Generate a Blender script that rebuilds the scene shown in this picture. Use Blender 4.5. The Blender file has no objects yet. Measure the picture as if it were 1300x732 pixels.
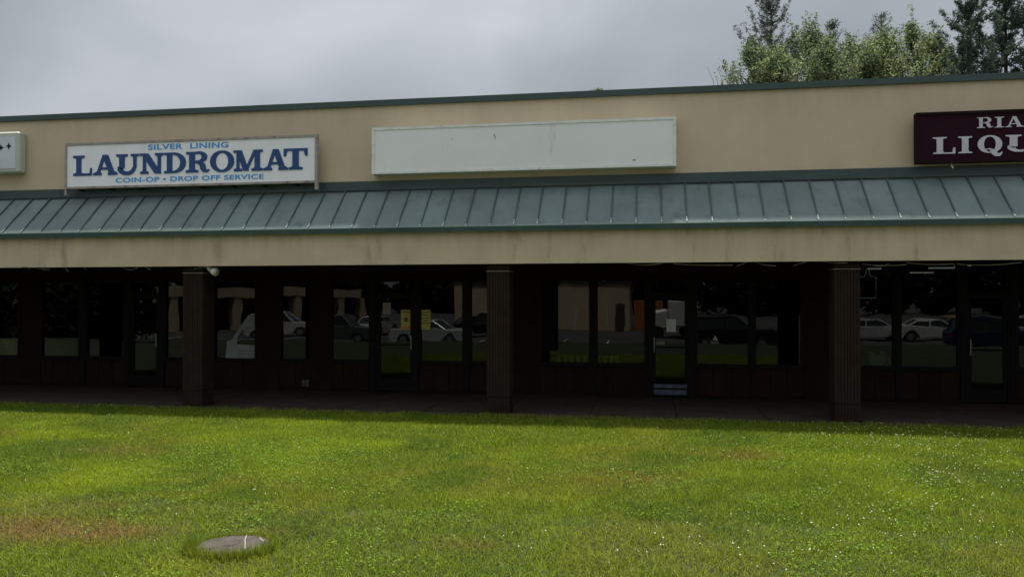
import bpy, math, random
import numpy as np
from mathutils import Vector, Matrix
R = math.radians
random.seed(7); RNG = np.random.default_rng(7)
scene = bpy.context.scene
col = scene.collection

# ------------------------------------------------------------------ camera
F_PX, YAW, PITCH, ROLL, EYE = 1017.8, R(9.585), R(0.637), R(-0.044), 2.05
cam_data = bpy.data.cameras.new('camera')
cam = bpy.data.objects.new('camera', cam_data); col.objects.link(cam)
cam_data.sensor_width = 36.0; cam_data.lens = F_PX / 1300 * 36
cam_data.clip_start = 0.1; cam_data.clip_end = 1500
Fv = Vector((-math.sin(YAW)*math.cos(PITCH), math.cos(YAW)*math.cos(PITCH), math.sin(PITCH)))
R0 = Vector((math.cos(YAW), math.sin(YAW), 0)); U0 = R0.cross(Fv)
Rv = R0*math.cos(ROLL) + U0*math.sin(ROLL); Uv = -R0*math.sin(ROLL) + U0*math.cos(ROLL)
M = Matrix((Rv, Uv, -Fv)).transposed().to_4x4(); M.translation = (0, 0, EYE)
cam.matrix_world = M
scene.camera = cam

# ------------------------------------------------------------------ world, sun, exposure
SUN_EL, SUN_AZ = R(72.5), R(6)           # sun high behind the building, a little to the right
world = bpy.data.worlds.new('World'); scene.world = world; world.use_nodes = True
nt = world.node_tree; N, L = nt.nodes, nt.links
for n in list(N): N.remove(n)
out = N.new('ShaderNodeOutputWorld'); bg = N.new('ShaderNodeBackground'); L.new(bg.outputs[0], out.inputs[0])
bg.inputs['Strength'].default_value = 0.1
sky = N.new('ShaderNodeTexSky'); sky.sky_type = 'NISHITA'; sky.sun_disc = False
sky.sun_elevation = SUN_EL; sky.sun_rotation = SUN_AZ
tc = N.new('ShaderNodeTexCoord'); sep = N.new('ShaderNodeSeparateXYZ'); L.new(tc.outputs['Generated'], sep.inputs[0])
mp = N.new('ShaderNodeMapping'); mp.inputs['Scale'].default_value = (1.0, 1.0, 1.7); mp.inputs['Location'].default_value = (0.35, 0.1, 0.2)
L.new(tc.outputs['Generated'], mp.inputs[0])
n1 = N.new('ShaderNodeTexNoise'); n1.inputs['Scale'].default_value = 2.3; n1.inputs['Detail'].default_value = 6; n1.inputs['Roughness'].default_value = 0.42
n1.inputs['Distortion'].default_value = 0.25
L.new(mp.outputs[0], n1.inputs['Vector'])
cr = N.new('ShaderNodeValToRGB'); e = cr.color_ramp.elements
e[0].position = 0.32; e[0].color = (0.195, 0.214, 0.232, 1); e[1].position = 0.70; e[1].color = (0.385, 0.400, 0.422, 1)
m_ = cr.color_ramp.elements.new(0.5); m_.color = (0.255, 0.274, 0.296, 1)
L.new(n1.outputs['Fac'], cr.inputs[0])
mr = N.new('ShaderNodeMapRange'); mr.inputs['From Min'].default_value = 0.22; mr.inputs['From Max'].default_value = 1.0
mr.inputs['To Min'].default_value = 10.0; mr.inputs['To Max'].default_value = 27.0; mr.interpolation_type = 'SMOOTHSTEP'
L.new(sep.outputs['Z'], mr.inputs['Value'])
vm = N.new('ShaderNodeVectorMath'); vm.operation = 'SCALE'; L.new(cr.outputs[0], vm.inputs[0]); L.new(mr.outputs[0], vm.inputs['Scale'])
mx = N.new('ShaderNodeMix'); mx.data_type = 'RGBA'; mx.inputs['Factor'].default_value = 0.95
L.new(sky.outputs[0], mx.inputs[6]); L.new(vm.outputs[0], mx.inputs[7]); L.new(mx.outputs[2], bg.inputs['Color'])

sun_d = bpy.data.lights.new('sun', 'SUN'); sun_d.energy = 4.5; sun_d.angle = R(3); sun_d.color = (1.0, 0.95, 0.86)
sun = bpy.data.objects.new('sun', sun_d); col.objects.link(sun)
to_sun = Vector((math.sin(SUN_AZ)*math.cos(SUN_EL), math.cos(SUN_AZ)*math.cos(SUN_EL), math.sin(SUN_EL)))
sun.rotation_euler = to_sun.to_track_quat('Z', 'Y').to_euler(); sun.location = (0, 30, 60)

scene.view_settings.view_transform = 'Standard'; scene.view_settings.look = 'None'
scene.view_settings.exposure = 0.62; scene.view_settings.gamma = 1.0
scene.render.engine = 'CYCLES'
scene.cycles.max_bounces = 8; scene.cycles.transparent_max_bounces = 16
scene.cycles.glossy_bounces = 4

# ------------------------------------------------------------------ measured places
YF, YC, YP, YS = 13.82, 14.12, 14.61, 16.85      # fascia, column centre line, parapet, storefront
def at(u, v, Y):
    """point on the plane at distance Y seen at photograph pixel u, v"""
    d = Fv + Rv*((u-650)/F_PX) - Uv*((v-366)/F_PX); d *= Y/d.y
    return Vector((d.x, Y, d.z + EYE))
def at_z(u, v, z):
    d = Fv + Rv*((u-650)/F_PX) - Uv*((v-366)/F_PX); k = (z-EYE)/d.z
    return Vector((d.x*k, d.y*k, z))
def mirrored(u, v, z):
    """place of a thing whose mirror image in the shop windows stands at pixel u, v"""
    p = at_z(u, v, z); return Vector((p.x, 2*YS - p.y, z))

# ------------------------------------------------------------------ materials
def mat(name, base=(0.5,0.5,0.5), rough=0.7, metal=0.0, spec=0.5, var=0.0, vscale=3.0, bump=0.0, bscale=60.0, dirt=None, stretch=None, emit=None):
    m = bpy.data.materials.new(name); m.use_nodes = True
    t = m.node_tree; b = t.nodes['Principled BSDF']
    b.inputs['Base Color'].default_value = (*base, 1); b.inputs['Roughness'].default_value = rough
    b.inputs['Metallic'].default_value = metal; b.inputs['Specular IOR Level'].default_value = spec
    geo = t.nodes.new('ShaderNodeNewGeometry'); pos = geo.outputs['Position']
    if stretch:
        mpn = t.nodes.new('ShaderNodeMapping'); mpn.inputs['Scale'].default_value = stretch
        t.links.new(pos, mpn.inputs[0]); spos = mpn.outputs[0]
    else: spos = pos
    colout = None
    if var:
        n = t.nodes.new('ShaderNodeTexNoise'); n.inputs['Scale'].default_value = vscale; n.inputs['Detail'].default_value = 6; n.inputs['Roughness'].default_value = 0.6
        t.links.new(spos, n.inputs['Vector'])
        r = t.nodes.new('ShaderNodeValToRGB'); e = r.color_ramp.elements
        e[0].position = 0.3; e[1].position = 0.7
        e[0].color = (*[c*(1-var) for c in base], 1); e[1].color = (*[min(1, c*(1+var)) for c in base], 1)
        t.links.new(n.outputs['Fac'], r.inputs[0]); colout = r.outputs[0]
    if dirt:
        dcol, lo, hi, dsc = dirt[:4]; dst = dirt[4] if len(dirt) > 4 else (1,1,1)
        mp2 = t.nodes.new('ShaderNodeMapping'); mp2.inputs['Scale'].default_value = dst; t.links.new(pos, mp2.inputs[0])
        n2 = t.nodes.new('ShaderNodeTexNoise'); n2.inputs['Scale'].default_value = dsc; n2.inputs['Detail'].default_value = 8; n2.inputs['Roughness'].default_value = 0.65
        t.links.new(mp2.outputs[0], n2.inputs['Vector'])
        r2 = t.nodes.new('ShaderNodeMapRange'); r2.inputs['From Min'].default_value = lo; r2.inputs['From Max'].default_value = hi
        t.links.new(n2.outputs['Fac'], r2.inputs['Value'])
        mixn = t.nodes.new('ShaderNodeMix'); mixn.data_type = 'RGBA'
        t.links.new(r2.outputs[0], mixn.inputs['Factor'])
        if colout: t.links.new(colout, mixn.inputs[6])
        else: mixn.inputs[6].default_value = (*base, 1)
        mixn.inputs[7].default_value = (*dcol, 1); colout = mixn.outputs[2]
    if colout: t.links.new(colout, b.inputs['Base Color'])
    if bump:
        n3 = t.nodes.new('ShaderNodeTexNoise'); n3.inputs['Scale'].default_value = bscale; n3.inputs['Detail'].default_value = 5
        t.links.new(spos, n3.inputs['Vector'])
        bp = t.nodes.new('ShaderNodeBump'); bp.inputs['Strength'].default_value = bump; bp.inputs['Distance'].default_value = 0.01
        t.links.new(n3.outputs['Fac'], bp.inputs['Height']); t.links.new(bp.outputs[0], b.inputs['Normal'])
    if emit:
        b.inputs['Emission Color'].default_value = (*emit[0], 1); b.inputs['Emission Strength'].default_value = emit[1]
    return m
def attr_mat(name, attr, rough=0.6, transl=0.0, spec=0.3):
    m = bpy.data.materials.new(name); m.use_nodes = True
    t = m.node_tree; b = t.nodes['Principled BSDF']; b.inputs['Roughness'].default_value = rough; b.inputs['Specular IOR Level'].default_value = spec
    a = t.nodes.new('ShaderNodeAttribute'); a.attribute_name = attr; t.links.new(a.outputs['Color'], b.inputs['Base Color'])
    if transl:
        tr = t.nodes.new('ShaderNodeBsdfTranslucent'); t.links.new(a.outputs['Color'], tr.inputs['Color'])
        ms = t.nodes.new('ShaderNodeMixShader'); ms.inputs[0].default_value = transl
        t.links.new(b.outputs[0], ms.inputs[1]); t.links.new(tr.outputs[0], ms.inputs[2]); t.links.new(ms.outputs[0], t.nodes['Material Output'].inputs[0])
    return m
def glass(name, tint=(0.55,0.58,0.56), ior=1.5, gain=1.0, rough=0.0):
    m = bpy.data.materials.new(name); m.use_nodes = True; t = m.node_tree
    for n in list(t.nodes): t.nodes.remove(n)
    o = t.nodes.new('ShaderNodeOutputMaterial'); tr = t.nodes.new('ShaderNodeBsdfTransparent'); tr.inputs[0].default_value = (*tint, 1)
    g = t.nodes.new('ShaderNodeBsdfGlossy'); g.inputs['Roughness'].default_value = rough; g.inputs[0].default_value = (0.9,0.92,0.9,1)
    fr = t.nodes.new('ShaderNodeFresnel'); fr.inputs[0].default_value = ior
    mu = t.nodes.new('ShaderNodeMath'); mu.operation = 'MULTIPLY'; mu.use_clamp = True; mu.inputs[1].default_value = gain
    t.links.new(fr.outputs[0], mu.inputs[0])
    wn = t.nodes.new('ShaderNodeTexNoise'); wn.inputs['Scale'].default_value = 1.6; wn.inputs['Detail'].default_value = 1.0
    gp = t.nodes.new('ShaderNodeNewGeometry'); t.links.new(gp.outputs['Position'], wn.inputs['Vector'])
    bp = t.nodes.new('ShaderNodeBump'); bp.inputs['Strength'].default_value = 0.25; bp.inputs['Distance'].default_value = 0.004
    t.links.new(wn.outputs['Fac'], bp.inputs['Height']); t.links.new(bp.outputs[0], g.inputs['Normal'])
    mixs = t.nodes.new('ShaderNodeMixShader'); t.links.new(mu.outputs[0], mixs.inputs[0]); t.links.new(tr.outputs[0], mixs.inputs[1]); t.links.new(g.outputs[0], mixs.inputs[2])
    t.links.new(mixs.outputs[0], o.inputs[0]); return m

def leaky(name, base, streak, top_z, reach, amount, **kw):
    """painted stucco with dirty runs that hang down from an edge at height top_z"""
    m = mat(name, base, **kw); t = m.node_tree; b = t.nodes['Principled BSDF']
    prev = b.inputs['Base Color'].links[0].from_socket
    geo = t.nodes.new('ShaderNodeNewGeometry'); sp = t.nodes.new('ShaderNodeSeparateXYZ'); t.links.new(geo.outputs['Position'], sp.inputs[0])
    mp2 = t.nodes.new('ShaderNodeMapping'); mp2.inputs['Scale'].default_value = (7.0, 1.0, 0.35); t.links.new(geo.outputs['Position'], mp2.inputs[0])
    n2 = t.nodes.new('ShaderNodeTexNoise'); n2.inputs['Scale'].default_value = 1.0; n2.inputs['Detail'].default_value = 6; t.links.new(mp2.outputs[0], n2.inputs['Vector'])
    r1 = t.nodes.new('ShaderNodeMapRange'); r1.inputs['From Min'].default_value = 0.45; r1.inputs['From Max'].default_value = 0.75; t.links.new(n2.outputs['Fac'], r1.inputs['Value'])
    r2 = t.nodes.new('ShaderNodeMapRange'); r2.inputs['From Min'].default_value = top_z - reach; r2.inputs['From Max'].default_value = top_z
    t.links.new(sp.outputs['Z'], r2.inputs['Value'])
    mu = t.nodes.new('ShaderNodeMath'); mu.operation = 'MULTIPLY'; t.links.new(r1.outputs[0], mu.inputs[0]); t.links.new(r2.outputs[0], mu.inputs[1])
    mu2 = t.nodes.new('ShaderNodeMath'); mu2.operation = 'MULTIPLY'; mu2.inputs[1].default_value = amount; t.links.new(mu.outputs[0], mu2.inputs[0])
    mixn = t.nodes.new('ShaderNodeMix'); mixn.data_type = 'RGBA'; t.links.new(mu2.outputs[0], mixn.inputs['Factor'])
    t.links.new(prev, mixn.inputs[6]); mixn.inputs[7].default_value = (*streak, 1); t.links.new(mixn.outputs[2], b.inputs['Base Color'])
    return m

MT = dict(
    stucco = leaky('stucco', (0.565,0.462,0.312), (0.30,0.25,0.18), 5.69, 0.7, 0.20, rough=0.95, var=0.09, vscale=1.2, bump=0.35, bscale=90, stretch=(1,1,0.6)),
    stucco_low = leaky('stucco_low', (0.535,0.442,0.300), (0.24,0.20,0.14), 3.21, 0.55, 0.40, rough=0.95, var=0.10, vscale=1.6, bump=0.35, bscale=90, dirt=((0.20,0.18,0.12), 0.58, 0.80, 1.1, (2.2,1,0.5))),
    roof = mat('painted_roof_metal', (0.142,0.180,0.172), rough=0.75, spec=0.3, var=0.16, vscale=1.3, dirt=((0.065,0.085,0.078), 0.56, 0.80, 2.0, (1.5,1.0,1.0)), bump=0.9, bscale=5),
    seam = mat('roof_seam_metal', (0.068,0.096,0.090), rough=0.7, spec=0.2, var=0.1),
    bare = mat('pale_seam_glint', (0.27,0.31,0.30), rough=0.6, metal=0.0, var=0.15, vscale=20),  # pale colour paints the white glints at the seam feet
    trim = mat('green_trim_metal', (0.034,0.064,0.057), rough=0.42, var=0.22, vscale=1.1, stretch=(1,1,6)),
    eave = mat('eave_trim_metal', (0.048,0.080,0.072), rough=0.75, spec=0.15, var=0.2, vscale=1.4),
    soffit = mat('soffit_board', (0.025,0.022,0.016), rough=0.9, var=0.2, vscale=2),
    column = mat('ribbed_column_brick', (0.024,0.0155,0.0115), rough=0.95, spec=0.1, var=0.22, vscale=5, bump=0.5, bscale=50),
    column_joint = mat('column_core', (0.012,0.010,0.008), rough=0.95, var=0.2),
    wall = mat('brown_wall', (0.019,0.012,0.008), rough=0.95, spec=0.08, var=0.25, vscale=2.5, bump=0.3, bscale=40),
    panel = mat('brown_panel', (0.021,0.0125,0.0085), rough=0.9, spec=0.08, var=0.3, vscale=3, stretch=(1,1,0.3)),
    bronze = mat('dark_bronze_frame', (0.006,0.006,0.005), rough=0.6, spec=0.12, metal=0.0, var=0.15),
    steel = mat('worn_steel', (0.38,0.38,0.36), rough=0.4, metal=0.7, var=0.2, vscale=30),
    glass = glass('window_glass', tint=(0.5,0.53,0.5), gain=0.80),
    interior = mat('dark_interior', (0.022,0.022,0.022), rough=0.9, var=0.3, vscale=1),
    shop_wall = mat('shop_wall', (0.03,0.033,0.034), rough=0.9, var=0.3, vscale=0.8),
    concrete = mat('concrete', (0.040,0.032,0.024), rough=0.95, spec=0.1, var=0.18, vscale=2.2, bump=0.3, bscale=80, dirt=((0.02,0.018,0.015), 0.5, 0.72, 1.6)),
    curb_face = mat('curb_concrete', (0.19,0.175,0.15), rough=0.9, var=0.2, vscale=3, bump=0.3),
    lid = mat('manhole_concrete', (0.066,0.058,0.046), rough=0.92, var=0.30, vscale=14, bump=1.0, bscale=120, dirt=((0.035,0.030,0.022), 0.48, 0.66, 9.0)),
    crack = mat('pale_mineral_line', (0.36,0.34,0.30), rough=0.9, var=0.2, vscale=40),
    white_sign = leaky('white_sign_face', (0.85,0.86,0.86), (0.40,0.38,0.34), 5.15, 1.0, 0.12, rough=0.5, var=0.05, vscale=1.5),
    blank_sign = mat('weathered_white_sign', (0.80,0.81,0.77), rough=0.55, var=0.05, vscale=1.1, dirt=((0.42,0.42,0.38), 0.62, 0.85, 1.0, (5.0,1,0.9))),
    blank_edge = mat('sign_edge', (0.74,0.75,0.70), rough=0.6, var=0.12, vscale=5, dirt=((0.13,0.09,0.05), 0.60, 0.72, 6)),
    navy = mat('navy_letters', (0.010,0.055,0.19), rough=0.5, var=0.15, vscale=5),
    skyblue = mat('light_blue_letters', (0.06,0.31,0.66), rough=0.5, var=0.12, vscale=5),
    rusty = mat('rusty_grey_frame', (0.36,0.32,0.29), rough=0.7, metal=0.2, var=0.2, vscale=6, dirt=((0.12,0.05,0.03), 0.56, 0.72, 7)),
    maroon = mat('maroon_board', (0.024,0.006,0.012), rough=0.85, spec=0.12, var=0.25, vscale=2.5),
    maroon_edge = mat('maroon_edge', (0.018,0.007,0.009), rough=0.85, spec=0.1, var=0.2),
    pale_letter = mat('pale_letters', (0.55,0.53,0.55), rough=0.6, var=0.10, vscale=7, bump=0.2),
    cream_plastic = mat('cream_plastic', (0.50,0.53,0.45), rough=0.35, var=0.06, vscale=3),
    grey_face = mat('pale_grey_face', (0.60,0.64,0.66), rough=0.35, var=0.05),
    black = mat('black_print', (0.008,0.008,0.009), rough=0.95, spec=0.03, var=0.1),
    paper = mat('white_paper', (0.60,0.62,0.60), rough=0.8, var=0.05),
    yellow = mat('yellow_notice', (0.50,0.43,0.10), rough=0.7, var=0.08),
    orange_print = mat('orange_print', (0.55,0.20,0.05), rough=0.7, var=0.1),
    white_plastic = mat('white_plastic', (0.62,0.62,0.56), rough=0.4, var=0.08, vscale=10),
    strip = mat('peeling_strip', (0.17,0.15,0.10), rough=0.8, var=0.4, vscale=9),
    kick = mat('kick_plate_blue_sheen', (0.060,0.078,0.115), rough=0.55, metal=0.0, var=0.5, vscale=6),
    bark = mat('bark', (0.085,0.068,0.052), rough=0.95, var=0.3, vscale=4, bump=0.6, bscale=20),
    leaf = attr_mat('broad_leaves', 'Col', rough=0.6, transl=0.40, spec=0.2),
    needle = attr_mat('needles', 'Col', rough=0.6, transl=0.2),
    blade = attr_mat('grass_blades', 'Col', rough=0.6, transl=0.40, spec=0.10),
    clover = mat('clover_white', (0.52,0.53,0.34), rough=0.8, var=0.15, vscale=8),
    soil = mat('lawn_soil', (0.024,0.034,0.010), rough=0.95, var=0.4, vscale=1.5, bump=0.8, bscale=30),
    asphalt = mat('asphalt', (0.055,0.055,0.056), rough=0.9, var=0.2, vscale=3, bump=0.4, bscale=120),
    paint_line = mat('white_road_paint', (0.65,0.65,0.62), rough=0.8, var=0.15, vscale=6),
    tan = mat('tan_block_wall', (0.56,0.44,0.29), rough=0.9, var=0.08, vscale=0.6),
    roof_dark = mat('dark_roofing', (0.05,0.05,0.05), rough=0.9, var=0.2),
    bollard = mat('white_post_paint', (0.6,0.6,0.56), rough=0.6, var=0.1),
    orange_box = mat('orange_container_paint', (0.45,0.14,0.04), rough=0.6, var=0.15, vscale=2),
    rubber = mat('tyre_rubber', (0.018,0.018,0.018), rough=0.85, var=0.1),
    rim = mat('alloy_wheel', (0.45,0.46,0.47), rough=0.3, metal=0.8, var=0.1),
    carglass = mat('car_glass', (0.012,0.014,0.016), rough=0.06, spec=0.8, var=0.05),
    lamp = mat('clear_lamp', (0.65,0.65,0.62), rough=0.15, var=0.05),
    tail = mat('red_lamp', (0.35,0.01,0.01), rough=0.2, var=0.05),
    neon = mat('pale_neon_tube', (0.3,0.34,0.3), rough=0.3, var=0.05, emit=((0.6,0.8,0.65), 0.10)),
    tube = mat('fluorescent_tube', (0.7,0.72,0.68), rough=0.3, var=0.02, emit=((0.95,1.0,0.92), 0.16)),
    faint_print = mat('faint_yellow_print', (0.16,0.15,0.05), rough=0.7, var=0.2),
)
t_ = MT['roof'].node_tree; b_ = t_.nodes['Principled BSDF']; src_ = b_.inputs['Base Color'].links[0].from_socket
oi = t_.nodes.new('ShaderNodeObjectInfo'); mr_ = t_.nodes.new('ShaderNodeMapRange'); mr_.inputs['To Min'].default_value = 0.93; mr_.inputs['To Max'].default_value = 1.06
t_.links.new(oi.outputs['Random'], mr_.inputs['Value']); sc_ = t_.nodes.new('ShaderNodeVectorMath'); sc_.operation = 'SCALE'
t_.links.new(src_, sc_.inputs[0]); t_.links.new(mr_.outputs[0], sc_.inputs['Scale']); t_.links.new(sc_.outputs[0], b_.inputs['Base Color'])
def paint(name, c): return mat(name, c, rough=0.22, metal=0.3, spec=0.6, var=0.05)
MT['silver'] = paint('silver_car_paint', (0.60,0.62,0.63)); MT['white_car'] = paint('white_car_paint', (0.82,0.82,0.80))
MT['black_car'] = paint('black_car_paint', (0.014,0.014,0.018)); MT['blue_car'] = paint('dark_blue_car_paint', (0.02,0.03,0.07)); MT['grey_car'] = paint('grey_green_car_paint', (0.10,0.115,0.11))
MT['gold_car'] = paint('gold_car_paint', (0.42,0.30,0.06))

# ------------------------------------------------------------------ mesh helpers
ORG = {}
def tag(o, label=None, cat=None, group=None, kind=None):
    if label: o['label'] = label
    if cat: o['category'] = cat
    if group: o['group'] = group
    if kind: o['kind'] = kind
    return o
def thing(name, label, cat, loc=(0,0,0), group=None, parent=None):
    o = bpy.data.objects.new(name, None); col.objects.link(o); o.empty_display_size = 0.2
    o.location = loc; ORG[o] = Vector(loc); return tag(o, label, cat, group)
class MB:
    def __init__(s): s.v = []; s.f = []
    def box(s, x0, x1, y0, y1, z0, z1, rz=0, c=None, bev=0):
        b = len(s.v)
        if bev:   # chamfered box, outline chamfered in all three directions
            P = []
            for sz, zz in ((0, z0), (1, z1)):
                for lvl in (0, 1):
                    ins = bev if (lvl == 0) == (sz == 0) else 0
                    z = z0 if (sz == 0 and lvl == 0) else z0+bev if sz == 0 else z1-bev if lvl == 0 else z1
                    P.append((ins, z))
            for ins, z in P:
                a0, a1, c0, c1 = x0+ins, x1-ins, y0+ins, y1-ins
                s.v += [(a0+bev,c0,z),(a1-bev,c0,z),(a1,c0+bev,z),(a1,c1-bev,z),(a1-bev,c1,z),(a0+bev,c1,z),(a0,c1-bev,z),(a0,c0+bev,z)]
            for k in range(3):
                for j in range(8): s.f.append((b+k*8+j, b+k*8+(j+1)%8, b+k*8+8+(j+1)%8, b+k*8+8+j))
            s.f.append(tuple(b+7-j for j in range(8))); s.f.append(tuple(b+24+j for j in range(8)))
            return s
        s.v += [(x,y,z) for z in (z0,z1) for x,y in ((x0,y0),(x1,y0),(x1,y1),(x0,y1))]
        if rz:
            cx, cy = c or ((x0+x1)/2, (y0+y1)/2); ca, sa = math.cos(rz), math.sin(rz)
            for i in range(b, len(s.v)):
                x, y, z = s.v[i]; s.v[i] = (cx+(x-cx)*ca-(y-cy)*sa, cy+(x-cx)*sa+(y-cy)*ca, z)
        s.f += [(b,b+3,b+2,b+1),(b+4,b+5,b+6,b+7)] + [(b+i, b+(i+1)%4, b+4+(i+1)%4, b+4+i) for i in range(4)]
        return s
    def prism(s, pts, y0, y1):
        """polygon in x,z pushed from y0 (front) to y1"""
        b = len(s.v); n = len(pts)
        s.v += [(x,y0,z) for x,z in pts] + [(x,y1,z) for x,z in pts]
        s.f += [tuple(range(b, b+n)), tuple(range(b+2*n-1, b+n-1, -1))] + [(b+i, b+n+i, b+n+(i+1)%n, b+(i+1)%n) for i in range(n)]
        return s
    def prismx(s, pts, x0, x1):
        """polygon in y,z pushed along x"""
        b = len(s.v); n = len(pts)
        s.v += [(x0,y,z) for y,z in pts] + [(x1,y,z) for y,z in pts]
        s.f += [tuple(range(b, b+n)), tuple(range(b+2*n-1, b+n-1, -1))] + [(b+i, b+n+i, b+n+(i+1)%n, b+(i+1)%n) for i in range(n)]
        return s
    def tube(s, pts, rad, n=6):
        pts = [Vector(p) for p in pts]; rads = rad if isinstance(rad, (list, tuple)) else [rad]*len(pts)
        b = len(s.v); up = Vector((0.13,0.21,0.97))
        for i, p in enumerate(pts):
            d = (pts[min(i+1, len(pts)-1)] - pts[max(i-1, 0)]).normalized()
            a = d.cross(up)
            if a.length < 0.1: a = d.cross(Vector((1,0,0)))
            a.normalize(); c = d.cross(a)
            for k in range(n):
                t = 2*math.pi*k/n; s.v.append(tuple(p + (a*math.cos(t)+c*math.sin(t))*rads[i]))
        for i in range(len(pts)-1):
            for k in range(n): s.f.append((b+i*n+k, b+i*n+(k+1)%n, b+(i+1)*n+(k+1)%n, b+(i+1)*n+k))
        s.f.append(tuple(b+n-1-k for k in range(n))); s.f.append(tuple(b+(len(pts)-1)*n+k for k in range(n)))
        return s
    def build(s, name, m, parent=None, smooth=False, label=None):
        o_ = ORG.get(parent, Vector((0,0,0))) if parent else Vector((0,0,0))
        me = bpy.data.meshes.new(name); me.from_pydata([(x-o_.x, y-o_.y, z-o_.z) for x,y,z in s.v], [], s.f)
        if smooth: me.polygons.foreach_set('use_smooth', [True]*len(me.polygons))
        me.materials.append(m if not isinstance(m, str) else MT[m])
        import bmesh
        bm = bmesh.new(); bm.from_mesh(me); bmesh.ops.recalc_face_normals(bm, faces=bm.faces); bm.to_mesh(me); bm.free()
        ob = bpy.data.objects.new(name, me); col.objects.link(ob)
        if parent: ob.parent = parent; ORG[ob] = o_
        if label: ob['label'] = label
        return ob
def copy_tree(o, parent=None):
    c = o.copy(); col.objects.link(c)
    if parent: c.parent = parent
    for ch in list(o.children): copy_tree(ch, c)
    return c
def box(name, m, parent, *a, **k):
    lab = k.pop('label', None); return MB().box(*a, **k).build(name, m, parent, label=lab)

# ------------------------------------------------------------------ setting: ground
LAWN_Z = -0.03; LOT_Z = -0.80
g = MB()
ys = [600, 60, 13.66, 4, -3.0, -4.2, -5.4, -6.6]; zs = [-0.03,-0.03,-0.03,-0.03,-0.03,-0.22,-0.62,LOT_Z-0.004]
for y, z in zip(ys, zs): g.v += [(-600,y,z),(-40,y,z),(40,y,z),(600,y,z)]
for i in range(len(ys)-1):
    for j in range(3): g.f.append((i*4+j, i*4+j+1, i*4+5+j, i*4+4+j))
lawn = g.build('lawn', 'soil'); tag(lawn, kind='structure')
lot = MB().box(-600, 600, -600, -6.62, LOT_Z-0.3, LOT_Z).build('parking_lot', 'asphalt'); tag(lot, kind='structure')
# painted bay lines on the lot
for k in range(22):
    x = -52 + k*2.75
    o = box('parking_line', 'paint_line', lot, x, x+0.1, -19.6, -14.6, LOT_Z+0.0, LOT_Z+0.006)
# pavement under the canopy, cast in slabs with open joints
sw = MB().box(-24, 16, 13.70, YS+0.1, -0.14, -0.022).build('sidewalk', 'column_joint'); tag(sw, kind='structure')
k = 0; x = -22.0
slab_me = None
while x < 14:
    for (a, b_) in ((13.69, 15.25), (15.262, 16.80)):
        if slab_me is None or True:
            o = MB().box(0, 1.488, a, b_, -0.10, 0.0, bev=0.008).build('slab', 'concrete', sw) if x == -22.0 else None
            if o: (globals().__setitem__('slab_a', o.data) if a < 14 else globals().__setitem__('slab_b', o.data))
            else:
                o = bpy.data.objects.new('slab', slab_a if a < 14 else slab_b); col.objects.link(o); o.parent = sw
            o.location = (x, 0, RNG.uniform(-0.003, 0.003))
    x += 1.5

# ------------------------------------------------------------------ the building
X0, X1 = -24.0, 16.0
B = thing('strip_mall_building', 'long tan stucco strip mall with a green metal canopy roof and dark shopfronts', 'building', (0, YS, 0))
# upper parapet wall, coping, flashing
MB().box(X0, X1, YP, YP+0.25, 3.9, 5.70).build('parapet_wall', 'stucco', B)
cop = MB()
cop.prismx([(YP-0.05,5.69),(YP-0.05,5.80),(YP+0.32,5.83),(YP+0.32,5.69)], X0, X1).build('coping', 'trim', B)
MB().box(X0, X1, YP+0.28, 42.0, 4.9, 5.05).build('flat_roof', 'roof_dark', B)
MB().box(X0, X1, 41.9, 42.1, -0.1, 5.3).build('rear_wall', 'tan', B)
MB().box(X0-0.15, X0, YP+0.3, 42.0, -0.1, 5.6).build('end_wall', 'tan', B)
MB().box(X1, X1+0.15, YP+0.3, 42.0, -0.1, 5.6).build('end_wall', 'tan', B)
# two-step flashing above the canopy, made in lengths with lapped joints
fl = MB().box(X0, X1, YP-0.035, YP, 4.062, 4.262).build('flashing', 'trim', B)
xx = X0; rr = random.Random(3)
MB().box(X0, X1, YP-0.065, YP-0.037, 4.085, 4.135).build('flashing_lip', 'trim', B)
while xx < X1-3:
    box('flashing_lap', 'seam', B, xx+3.03, xx+3.06, YP-0.042, YP-0.036, 4.14, 4.26); xx += 3.05
box('flashing_gap', 'black', B, X0, X1, YP-0.012, YP-0.001, 4.0, 4.061)
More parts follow.
